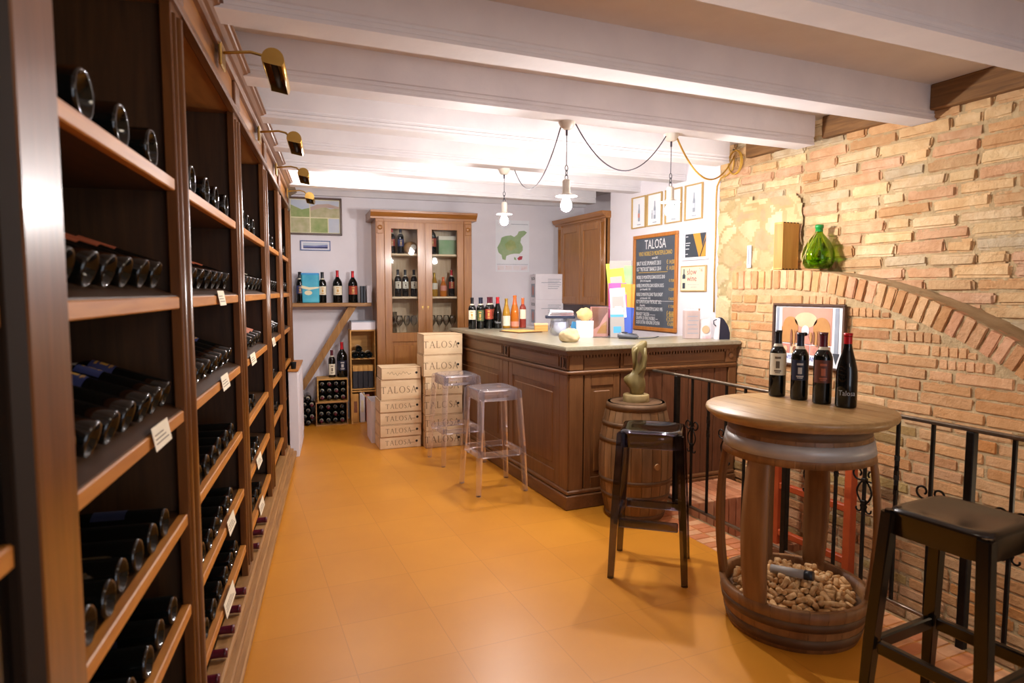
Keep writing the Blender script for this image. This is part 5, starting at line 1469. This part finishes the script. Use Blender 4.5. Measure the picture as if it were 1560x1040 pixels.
# ------------------------------------------------------------------ barrel table
TX, TY = 2.23, 2.05
VA = atan2(-TY, -TX)     # direction from the table towards the camera
t = thing('barrel_table', 'round oak tasting table made from an open wine barrel with five staves', 'table', (TX, TY, 0))
TH = .957
m = MB(); m.lathe([(0, TH - .052), (.30, TH - .052), (.352, TH - .046), (.366, TH - .034), (.378, TH - .026), (.383, TH - .014), (.380, TH - .004), (.374, TH), (0, TH)], 72)
m.build('tabletop', 'top_oak', t)
m = MB()
for k in range(-3, 4):
    h = sqrt(.37 ** 2 - (k * .1) ** 2); m.box(k * .1 - .0006, k * .1 + .0006, -h, h, TH - .001, TH + .0003)
m.build('board_joint', 'oak_y', t)
def tr(z):      # barrel radius along its height
    return .268 + .062 * (1 - ((z - .47) / .47) ** 2)
def band(z0, z1, off=0, inn=.026, n=5):
    zs = [z0 + (z1 - z0) * k / n for k in range(n + 1)]
    return [(tr(z) + off, z) for z in zs] + [(tr(z) - inn, z) for z in zs[::-1]] + [(tr(z0) + off, z0)]
STC = [(1, .95, .9), (.9, .85, .8), (1.05, 1, .95), (.95, .9, .82)]
def stave_band(mb, z0, z1, n=26):
    for k in range(n):
        mb.col = random.choice(STC)
        mb.lathe(band(z0, z1), 3, a0=2 * pi * k / n + .004, a1=2 * pi * (k + 1) / n)
m = MB(); stave_band(m, .76, TH - .052); m.build('upper_ring', 'stave_oak', t)
m = MB(); stave_band(m, .0, .185); m.col = (.8, .75, .7); m.lathe([(.26, .06), (.26, .085), (0, .085)], 40, cap=False); m.build('lower_ring', 'stave_oak', t)
for z0, z1, mt in ((.862, .902, 'stave_oak'), (.790, .846, 'steel_hoop'), (.02, .062, 'rust_hoop'), (.098, .135, 'rust_hoop')):
    if mt == 'stave_oak': continue
    zs = [z0, z0 + .0005, z1 - .0005, z1]
    MB().lathe([(tr(z0) + .0003, z0), (tr(z0) + .003, z0), (tr(z1) + .003, z1), (tr(z1) + .0003, z1)], 72).build('hoop', mt, t)
MB().lathe([(tr(.87), .862), (tr(.87) + .003, .864), (tr(.90) + .003, .902), (tr(.9), .904)], 72).build('hoop', 'rust_hoop', t)
for deg in (-92, -28, 84, 163, -152):
    a = VA - radians(deg) * -1
    w_ = .155
    m = MB(); m.col = random.choice(STC)
    zs = [.17 + (.78 - .17) * k / 12 for k in range(13)]
    vs = []; fs = []
    for z in zs:
        ww = w_ * (1 + .12 * (1 - ((z - .47) / .3) ** 2))
        for r in (tr(z) - .001, tr(z) - .026):
            for q in range(5): vs.append((r * cos(a - ww + 2 * ww * q / 4), r * sin(a - ww + 2 * ww * q / 4), z))
    for k in range(12):
        o = k * 10
        for q in range(4):
            fs += [(o + q, o + q + 1, o + 10 + q + 1, o + 10 + q), (o + 5 + q + 1, o + 5 + q, o + 15 + q, o + 15 + q + 1)]
        fs += [(o, o + 10, o + 15, o + 5), (o + 4, o + 9, o + 19, o + 14)]
    m.add(vs, fs, True)
    m.build('stave', 'stave_oak', t)
# four bottles on the table
TB1 = make_bottle(H=.31, cap='foil_black', lab='label_cream', lz=(.33, .66), mark='label_ink', seg=36)
TB2 = make_bottle(H=.305, R=.0375, cap='foil_blue', lab='label_navy', lz=(.30, .60), mark='label_silver', seg=36)
TB3 = make_bottle(H=.312, R=.039, cap='foil_wine', lab='label_brown', lz=(.30, .62), mark='label_copper', seg=36)
TB4 = make_bottle(style='burgundy', H=.315, R=.0425, cap='foil_red', lab=None, band=False, seg=36, script='Talosa', capz=.86)
for proto, x, y, nm in ((TB1, 2.362, 2.300, 'dark bottle with tall cream label, leftmost on the barrel table'), (TB2, 2.378, 2.185, 'dark bottle with navy label, second from left on the barrel table'),
                        (TB3, 2.388, 2.068, 'dark bottle with brown label, third from left on the barrel table'), (TB4, 2.405, 1.960, 'dark sloping bottle with red capsule and white script on barrel table')):
    up(proto, (x, y, TH + .0008), nm, 'bottles on the barrel table', radians(-46))
# wine corks heaped in the base of the table
CK = thing('wine_cork', 'wine cork', 'cork')
bpy.data.objects.remove(CK)
me = []
for c_ in ((1, .95, .88), (.88, .78, .66), (1.1, 1.05, 1)):
    m = MB(); m.col = c_; m.lathe([(.0098, -.022), (.0112, -.0205), (.0113, .0205), (.0098, .022)], 12)
    me.append(m.mesh('wine_cork', 'cork'))
for i, rec in enumerate(CORKS.split(';')):
    x, y, z, pol, az = (float(v) for v in rec.split(','))
    rr = hypot(x, y)
    o = bpy.data.objects.new('wine_cork', me[i % 3]); C.objects.link(o)
    o.location = (TX + x, TY + y, .107 + z + .055 * max(0, 1 - (rr / .26) ** 2))
    o.rotation_euler = (0, pol, az)
    tag(o, 'wine cork lying in the heap of corks in the base of the barrel table', 'cork', 'wine corks heaped in the barrel table')
# filling under the visible corks
m = MB(); m.lathe([(.255, .0855), (.255, .106), (.22, .118), (.15, .145), (.08, .158), (0, .162)], 40)
o = m.build('cork_filling', 'cork'); tag(o, 'lower layers of corks filling the base of the barrel table', 'corks'); o['kind'] = 'stuff'
t = thing('cardboard_tube', 'pale grey tube with dark end lying on the corks in the barrel table', 'tube', (TX - .03, TY - .02, .235), 0, None, (0, radians(86), radians(-62)))
MB().cyl((0, 0, -.085), (0, 0, .06), .019, 18).build('tube_body', 'tube_grey', t); MB().cyl((0, 0, .055), (0, 0, .09), .0205, 18).build('end_cap', 'terminal_dark', t)

# ------------------------------------------------------------------ wrought iron stair railing
t = thing('stair_railing', 'black wrought iron railing with scrolls along the brick stairwell', 'railing', (RX, 0, 0))
m = MB(); m.box(-.014, .014, .55, 3.735, .895, .912, .004); m.build('handrail', 'rail_steel', t)
bx('bottom_rail', 'rail_steel', -.011, .011, .55, 3.55, .055, .070, t, .002)
y = 1.61 - .155 * 6; k = -6
while y < 3.60:
    thick = k in (0, -6, 6, 12)
    m = MB()
    if thick:
        m.box(-.016, .016, y - .016, y + .016, .0, .896, .003); m.build('post', 'black_metal', t)
    else:
        h = .007
        m.box(-h, h, y - h, y + h, .066, .898, .0015)
        if k % 2 == 0:
            for q in range(8):
                m.T = Matrix.Translation((0, y, .56 + q * .022)) @ Matrix.Rotation(q * pi / 8, 4, 'Z'); m.box(-.0085, .0085, -.0085, .0085, -.011, .011, .001)
            m.T = None
        b_ = m.build('baluster', 'black_metal', t)
        if k % 2:
            m = MB()
            for s_ in (-1, 1):
                pts = []
                for q in range(22):    # upper curl opening outwards
                    a = q / 21
                    ang = -pi / 2 + a * 1.75 * pi
                    r = .030 * (1 - .55 * a)
                    pts.append((0, y + s_ * (.034 + r * cos(ang) * 1.0), .60 + r * sin(ang)))
                low = [(0, y + s_ * (.010 + .028 * sin(pi * q / 8)), .46 + .11 * q / 8) for q in range(9)]
                curl = []
                for q in range(14):
                    a = q / 13; ang = pi / 2 - a * 1.6 * pi; r = .020 * (1 - .5 * a)
                    curl.append((0, y + s_ * (.028 - r * cos(ang)), .455 - .02 + r * sin(ang)))
                m.tube(low[::-1] + curl[2:], .0045, 6)
                m.tube(low[4:][:] + pts, .0045, 6)
            for z in (.47, .575): m.box(-.010, .010, y - .012, y + .012, z - .008, z + .008, .002)
            m.build('scroll', 'black_metal', b_)
    y += .155; k += 1

# red painted wooden frame down in the stairwell
t = thing('trestle', 'red painted wooden frame with two rungs beside the brick wall down the stairwell', 'frame', (3.26, 0, 0))
for y in (2.60, 2.83, 3.14): bx('post', 'red_paint', -.025, .025, y - .025, y + .025, -1.0, .60 if y < 3 else .55, t, .004)
for z in (.19, -.12): 
    m = MB(); m.box(-.018, .018, 2.62, 3.12, z - .022, z + .022, .006); m.build('rung', 'red_paint', t)

# ------------------------------------------------------------------ things on the brick wall
RW = radians(-90)
t = thing('cellar_poster', 'framed poster of a vaulted cellar hanging on the brick wall behind the barrel table', 'poster', (LX - .014, 3.10, 1.165), RW)
w, h, b = .285, .205, .014
m = MB(); m.box(-w, w, -.022, 0, h - b, h, .003).box(-w, w, -.022, 0, -h, -h + b, .003).box(-w, -w + b, -.022, 0, -h + b, h - b).box(w - b, w, -.022, 0, -h + b, h - b)
m.build('frame', 'frame_dark', t)
m = MB()
mats = ['paper_white', 'print_pink', 'print_rose', 'print_ochre', 'print_tan', 'print_brown', 'print_grey', 'print_dark', 'paper_cream']
flat(m, rect(-.271, .271, -.191, .191), -.003, 0)
flat(m, rect(-.215, .185, -.055, .18), -.005, 1)
flat(m, [(-.215, -.055), (-.215, .05)] + ell(-.14, .05, .065, .07, 10, pi, 0)[0:] + [(-.075, -.055)], -.007, 3)
flat(m, [(.045, -.055)] + ell(.11, .05, .065, .07, 10, pi, 0) + [(.175, -.055)], -.007, 3)
flat(m, ell(-.015, .10, .09, .05, 18), -.007, 4)
flat(m, [(-.06, -.055), (-.025, .02), (.0, .02), (.035, -.055)], -.009, 2)
flat(m, ell(-.015, .03, .03, .035, 14), -.009, 0)
for q in range(4):
    for s_ in (-1, 1):
        c = -.015 + s_ * (.045 + .022 * q)
        flat(m, ell(c, -.01 - .004 * q, .009, .035 + .008 * q, 12), -.010 - .001 * q, 5 if q % 2 else 3)
for q in range(5): flat(m, rect(-.215 + .08 * q, -.142 + .08 * q, -.125, -.063), -.006, [2, 4, 2, 1, 5][q]); flat(m, ell(-.178 + .08 * q, -.097, .018, .022, 10), -.008, [4, 5, 1, 2, 4][q])
flat(m, rect(-.262, -.24, -.12, .18), -.005, 6)
flat(m, rect(.205, .235, -.10, .18), -.005, 6); flat(m, [(.195, -.10), (.245, -.10), (.22, -.17)], -.005, 7)
m.build('print', mats, t)
text('VISITA LA CANTINA', .040, 'print_blue', t, (-.01, -.0048, -.165), sx=.9)
t = thing('wooden_wine_case', 'plain upright wooden wine case on the brick ledge beside the green demijohn', 'wine case', (LX + .115, 3.43, 1.6005), RW + radians(3))
bx('case_body', 'crate_wood_z', -.038, .038, -.08, .08, 0, .325, t, .003)
m = MB()
for q in range(5):
    for z in (.0005, .3185): m.box(.03, .0386, -.072 + .032 * q, -.056 + .032 * q, z, z + .0062)
m.build('finger_joint', 'hole_dark', t)
bx('sliding_lid', 'edge_wood_z', -.030, .030, -.0812, -.078, .012, .313, t)
t = thing('demijohn', 'green glass demijohn with dried plants inside on the brick ledge', 'demijohn', (LX + .125, 3.165, 1.6005), RW)
MB().lathe([(0, .012), (.06, .0), (.078, .004), (.092, .03), (.101, .065), (.100, .10), (.088, .14), (.066, .18), (.042, .21), (.026, .23), (.021, .25), (.021, .272), (.018, .272), (.018, .25), (.022, .232), (.038, .21), (.062, .178), (.084, .138), (.096, .10), (.097, .066), (.088, .032), (.074, .008), (0, .018)], 36).build('vessel', 'green_glass', t)
m = MB().lathe([(.0225, .240), (.0235, .243), (.0225, .262), (.026, .263), (.026, .284), (.022, .287), (0, .287)], 20, cap=False); m.build('foil_cap', 'green_foil', t)
m = MB(); random.seed(8)
for q in range(38):
    a = random.random() * 6.28; r = .07 * sqrt(random.random()); z = .022 + .07 * random.random() * (1 - r / .1)
    m.sphere((r * cos(a), r * sin(a), z), .013 + .008 * random.random(), 8, 6, 1.2, .8, .7)
for q in range(7):
    a = random.random() * 6.28
    m.tube([(.05 * cos(a), .05 * sin(a), .03), (.03 * cos(a + .4), .03 * sin(a + .4), .10), (.012 * cos(a), .012 * sin(a), .20)], .0022, 5)
m.build('dried_plants', 'dried_plant', t)
m = MB(); m.tube([(-.014, -.020, .245), (-.03, -.055, .19), (-.012, -.092, .12), (-.03, -.103, .07), (-.05, -.09, .02)], .002, 6); m.tube([(.004, -.022, .245), (-.004, -.06, .18), (-.012, -.099, .11), (-.01, -.105, .06)], .002, 6); m.build('raffia_string', 'kraft', t)
t = thing('thermometer', 'small pale thermometer fixed to the stone corner of the brick wall', 'thermometer', (WX - .028, 3.87, 1.715), RW)
bx('plate', 'plate_white', -.022, .022, -.006, 0, -.085, .085, t, .003)
m = MB(); m.box(-.003, .003, -.009, -.005, -.06, .06)
for q in range(11): m.box(.006, .014 if q % 5 else .018, -.0072, -.006, -.055 + .011 * q, -.053 + .011 * q)
m.build('scale', 'print_grey', t)

# ------------------------------------------------------------------ menu wall
t = thing('menu_blackboard', 'chalked blackboard wine price list in a wooden frame on the white wall', 'blackboard', (WX - .001, 5.105, 1.535), RW)
w, h, b = .345, .455, .034
m = MB(); m.box(-w, w, -.024, 0, h - b, h, .004).box(-w, w, -.024, 0, -h, -h + b, .004).box(-w, -w + b, -.024, 0, -h + b, h - b, .004).box(w - b, w, -.024, 0, -h + b, h - b, .004)
m.build('frame', 'board_frame', t)
bx('slate', 'slate', -w + .03, w - .03, -.008, -.002, -h + .03, h - .03, t)
X0 = -w + .052; X1 = w - .05
def chalk(s_, size, z, al='LEFT', mat='chalk', x=None, sx=.66):
    x = (X0 if al == 'LEFT' else X1 if al == 'RIGHT' else 0) if x is None else x
    text(s_, size, mat, t, (x, -.0086, z), al, sx, 'chalk_lettering')
chalk('TALOSA', .125, .318, 'CENTER', sx=.72)
chalk('VINO NOBILE DI MONTEPULCIANO', .058, .255, 'CENTER', 'chalk_yellow', sx=.56)
chalk('annate 2012', .028, .222, 'CENTER')
for i, (l, p, z, sub, sx_) in enumerate((('BRUT ROSÉ SPUMANTE 2013', '€ 14,00', .165, None, .62), ('IGT "PIETROSE" BIANCO 2014', '€ 14,00', .110, None, .60),
        ('NOBILE DI MONTEPULCIANO DOCG 2010', '€ 17,00', .035, '(2011 & 2012 disponibili)', .54), ('NOBILE DI MONTEPULCIANO RISERVA DOCG', '€ 25,00', -.045, '(pochi disponibili)   2010', .48),
        ('NOBILE DI MONTEPULCIANO "FILAI LUNGHI"', '€ 40,00', -.130, '(pochi disponibili)   2010', .47), ('IGT SUPERTUSCAN "PIETROSE" 2012', '€ 17,00', -.200, '(disponibile)', .57),
        ('VIN SANTO DI MONTEPULCIANO 1995', '€ 40,00', -.268, None, .55), ('BRANDY TALOSA ----------', '€ 38,00', -.318, None, .62), ('GRAPPA DI VINO NOBILE ----', '€ 25,00', -.357, None, .62), ("OLIO EXTRA VERGINE D'OLIVA", '€ 6,00', -.398, None, .62))):
    sz = .055 if i < 2 else .049
    chalk(l, sz, z, sx=sx_ * .90)
    if sub:
        chalk(sub, .026, z - .027, x=X0 + .06)
        chalk(p, .036, z - .033, 'RIGHT', 'chalk_yellow')
    else: chalk(p, sz, z - (.0 if i < 2 or i > 6 else .03), 'RIGHT', 'chalk_yellow')
m = MB(); m.box(X0 + .03, X1 - .1, -.0092, -.0082, .094, .0985); m.build('chalk_rule', 'chalk_yellow', t)
m = MB(); m.box(X0, X1, -.0092, -.0082, -.1765, -.1735); m.build('chalk_rule', 'chalk', t)
PG = 'framed bottle prints above the blackboard'
for i, yc in enumerate((5.38, 5.125, 4.842, 4.562)):
    nm = ['leftmost', 'second from left', 'third from left, behind the lit bulb', 'rightmost']
    t = thing('framed_print', 'gold framed bottle print above the blackboard, %s' % nm[i], 'picture', (WX - .001, yc, 2.215), RW, PG)
    w, h, b = .117, .152, .011
    m = MB(); m.box(-w, w, -.018, 0, h - b, h, .002).box(-w, w, -.018, 0, -h, -h + b, .002).box(-w, -w + b, -.018, 0, -h + b, h - b, .002).box(w - b, w, -.018, 0, -h + b, h - b, .002); m.build('frame', 'frame_gold', t)
    bt = [(-.016, -.085), (.016, -.085), (.016, .01), (.008, .035), (.006, .08), (-.006, .08), (-.008, .035), (-.016, .01)]
    m = MB(); flat(m, rect(-w + .01, w - .01, -h + .01, h - .01), -.003, 0); flat(m, bt, -.005, 1); flat(m, rect(-.015, .015, -.05, -.01), -.007, 2)
    if i == 1: flat(m, [(x_ * .5 - .04, z_ * .5 - .04) for x_, z_ in bt], -.005, 3)
    flat(m, rect(-.03, .03, -.12, -.113), -.005, 3)
    m.build('print', ['paper_white', 'print_grey', 'print_rose' if i == 0 else 'print_sky', 'print_grey'], t)
t = thing('award_poster', 'white framed dark print with a large amber letter V beside the blackboard', 'poster', (WX - .001, 4.53, 1.845), RW)
w, h = .17, .125
m = MB(); m.box(-w, w, -.018, 0, h - .018, h).box(-w, w, -.018, 0, -h, -h + .018).box(-w, -w + .018, -.018, 0, -h + .018, h - .018).box(w - .018, w, -.018, 0, -h + .018, h - .018); m.build('frame', 'frame_white', t)
m = MB(); flat(m, rect(-w + .016, w - .016, -h + .016, h - .016), -.004, 0); flat(m, rect(-.135, .135, -.10, .10), -.006, 1)
flat(m, [(-.03, .10), (.06, .10), (.095, -.02), (.135, .09), (.135, -.10), (.05, -.10)], -.008, 2); flat(m, [(.062, -.10), (.072, -.10), (.135, .06), (.135, .03)], -.010, 1)
for q, (a, b_) in enumerate(((.075, .03), (.02, .06), (-.0, .05), (-.03, .045), (-.075, .03))): flat(m, rect(-.125, -.125 + b_, a, a + .006), -.008, 0)
m.build('print', ['paper_white', 'print_dark', 'print_amber'], t)
t = thing('award_plaque', 'cream wine award plaque with red lettering below the amber V print', 'plaque', (WX - .001, 4.545, 1.560), RW)
m = MB(); m.box(-.168, .168, -.016, 0, -.112, .112, .003); m.build('backing', 'frame_gold', t)
m = MB(); flat(m, rect(-.155, .155, -.10, .10), -.0165, 0)
bt = [(-.02, 0), (.02, 0), (.02, .03), (.006, .045), (.006, .085), (-.006, .085), (-.006, .045), (-.02, .03)]
flat(m, [(x_ - .115, z_ - .0) for x_, z_ in bt], -.018, 1); flat(m, rect(-.133, -.097, -.085, -.035), -.018, 1); flat(m, rect(-.065, .09, -.052, -.049), -.018, 2); flat(m, rect(-.02, .06, -.074, -.070), -.018, 2)
m.build('print', ['paper_cream', 'print_dark', 'print_grey'], t)
text('slow', .075, 'print_red', t, (-.075, -.0175, .035), 'LEFT', .9); text('wine', .075, 'print_red', t, (-.075, -.0175, -.022), 'LEFT', .9); text("'16", .045, 'print_red', t, (.085, -.0175, .058), 'LEFT', .8)

# ------------------------------------------------------------------ pendant lamps and their cables
def pendant(label, x, y, zr, zb):
    """zr = underside it hangs from, zb = bulb centre"""
    t = thing('pendant_lamp', label, 'lamp', (x, y, zr), 0, 'pendant lamps over the counter')
    d = zb - zr
    MB().lathe([(.048, 0), (.048, -.004), (.030, -.038), (.012, -.044), (0, -.044)], 24, cap=False).build('ceiling_rose', 'ceramic', t)
    zt = d + .150
    m = MB(); m.cyl((0, 0, -.04), (0, 0, -.075), .006, 10); m.cyl((0, 0, -.07), (0, 0, zt + .08), .0025, 6); m.build('cord', 'cord_dark', t)
    m = MB()
    for q in range(3):
        c_ = Vector((0, 0, zt + .062 - q * .026)); pts = []
        for i in range(13):
            a = 2 * pi * i / 12
            p = (.009 * cos(a), 0, .017 * sin(a)) if q % 2 == 0 else (0, .009 * cos(a), .017 * sin(a))
            pts.append(c_ + Vector(p))
        m.tube(pts, .0022, 6)
    m.build('chain', 'chain_metal', t)
    MB().lathe([(0, zt), (.012, zt), (.020, zt - .006), (.023, zt - .012), (.023, zt - .075), (.027, zt - .080), (.027, zt - .092), (0, zt - .092)], 24).build('socket', 'ceramic', t)
    zs = zt - .086
    MB().lathe([(.026, zs + .004), (.036, zs + .001), (.056, zs - .006), (.062, zs - .008), (.0625, zs - .011), (.056, zs - .009), (.036, zs - .003), (.024, zs)], 36).build('shade', 'enamel_white', t)
    b_ = MB().lathe([(0, d - .034), (.014, d - .031), (.026, d - .02), (.032, d - .004), (.031, d + .012), (.024, d + .028), (.015, d + .042), (.013, zs)], 24).build('bulb', 'lit_bulb', t)
    return t
PEN = [(1.787, 3.345, 2.41, 1.940, 'white enamel pendant lamp in the middle of the three, above the counter corner'),
       (2.512, 3.345, 2.41, 1.945, 'white enamel pendant lamp nearest the brick wall, in front of the framed prints'),
       (2.010, 4.800, 2.41, 2.005, 'white enamel pendant lamp farthest back, in front of the map poster')]
for x, y, zr, zb, nm in PEN:
    pendant(nm, x, y, zr, zb)
def swag(name, label, p, q, sag, r, mat, extra=()):
    p = Vector(p); q = Vector(q); pts = []
    for i in range(25):
        u = i / 24; c_ = p.lerp(q, u); c_.z -= sag * 4 * u * (1 - u); pts.append(c_)
    pts += [Vector(e) for e in extra]
    return tag(MB().tube(pts, r, 6).build(name, mat), label, 'cable')
swag('lamp_cable', 'thin swagging cable between the farthest and the middle pendant lamp', (2.10, 4.80, 2.408), (1.755, 3.36, 2.38), .235, .0035, 'cord_dark')
swag('lamp_cable', 'thin swagging cable between the middle pendant lamp and the one by the wall', (1.845, 3.345, 2.405), (2.472, 3.345, 2.395), .235, .0035, 'cord_dark')
t = swag('wall_cable', 'twisted yellow cable looping from pendant lamp to wall and down beside the menu wall', (2.555, 3.345, 2.39), (3.60, 4.02, 2.47), .20, .006, 'cord_yellow',
     [(3.63, 4.04, 2.50), (3.64, 4.05, 2.46), (3.645, 4.07, 2.40), (3.65, 4.14, 2.37), (3.652, 4.21, 2.36), (3.655, 4.255, 2.30), (3.655, 4.262, 2.2), (3.655, 4.258, 1.9), (3.655, 4.264, 1.6), (3.655, 4.258, 1.28)])
t = thing('cable_coil', 'coil of yellow cable hanging on a hook at the top of the brick wall', 'cable', (3.64, 4.03, 2.45), 0)
m = MB()
for q in range(2):
    m.tube([(-.004 - .008 * q, .075 * cos(2 * pi * i / 24) * (1 - .1 * q), .09 * sin(2 * pi * i / 24)) for i in range(25)], .006, 6)
m.build('coil', 'cord_yellow', t)
MB().cyl((.03, 0, .09), (-.03, 0, .095), .005, 8).build('hook', 'black_metal', t)
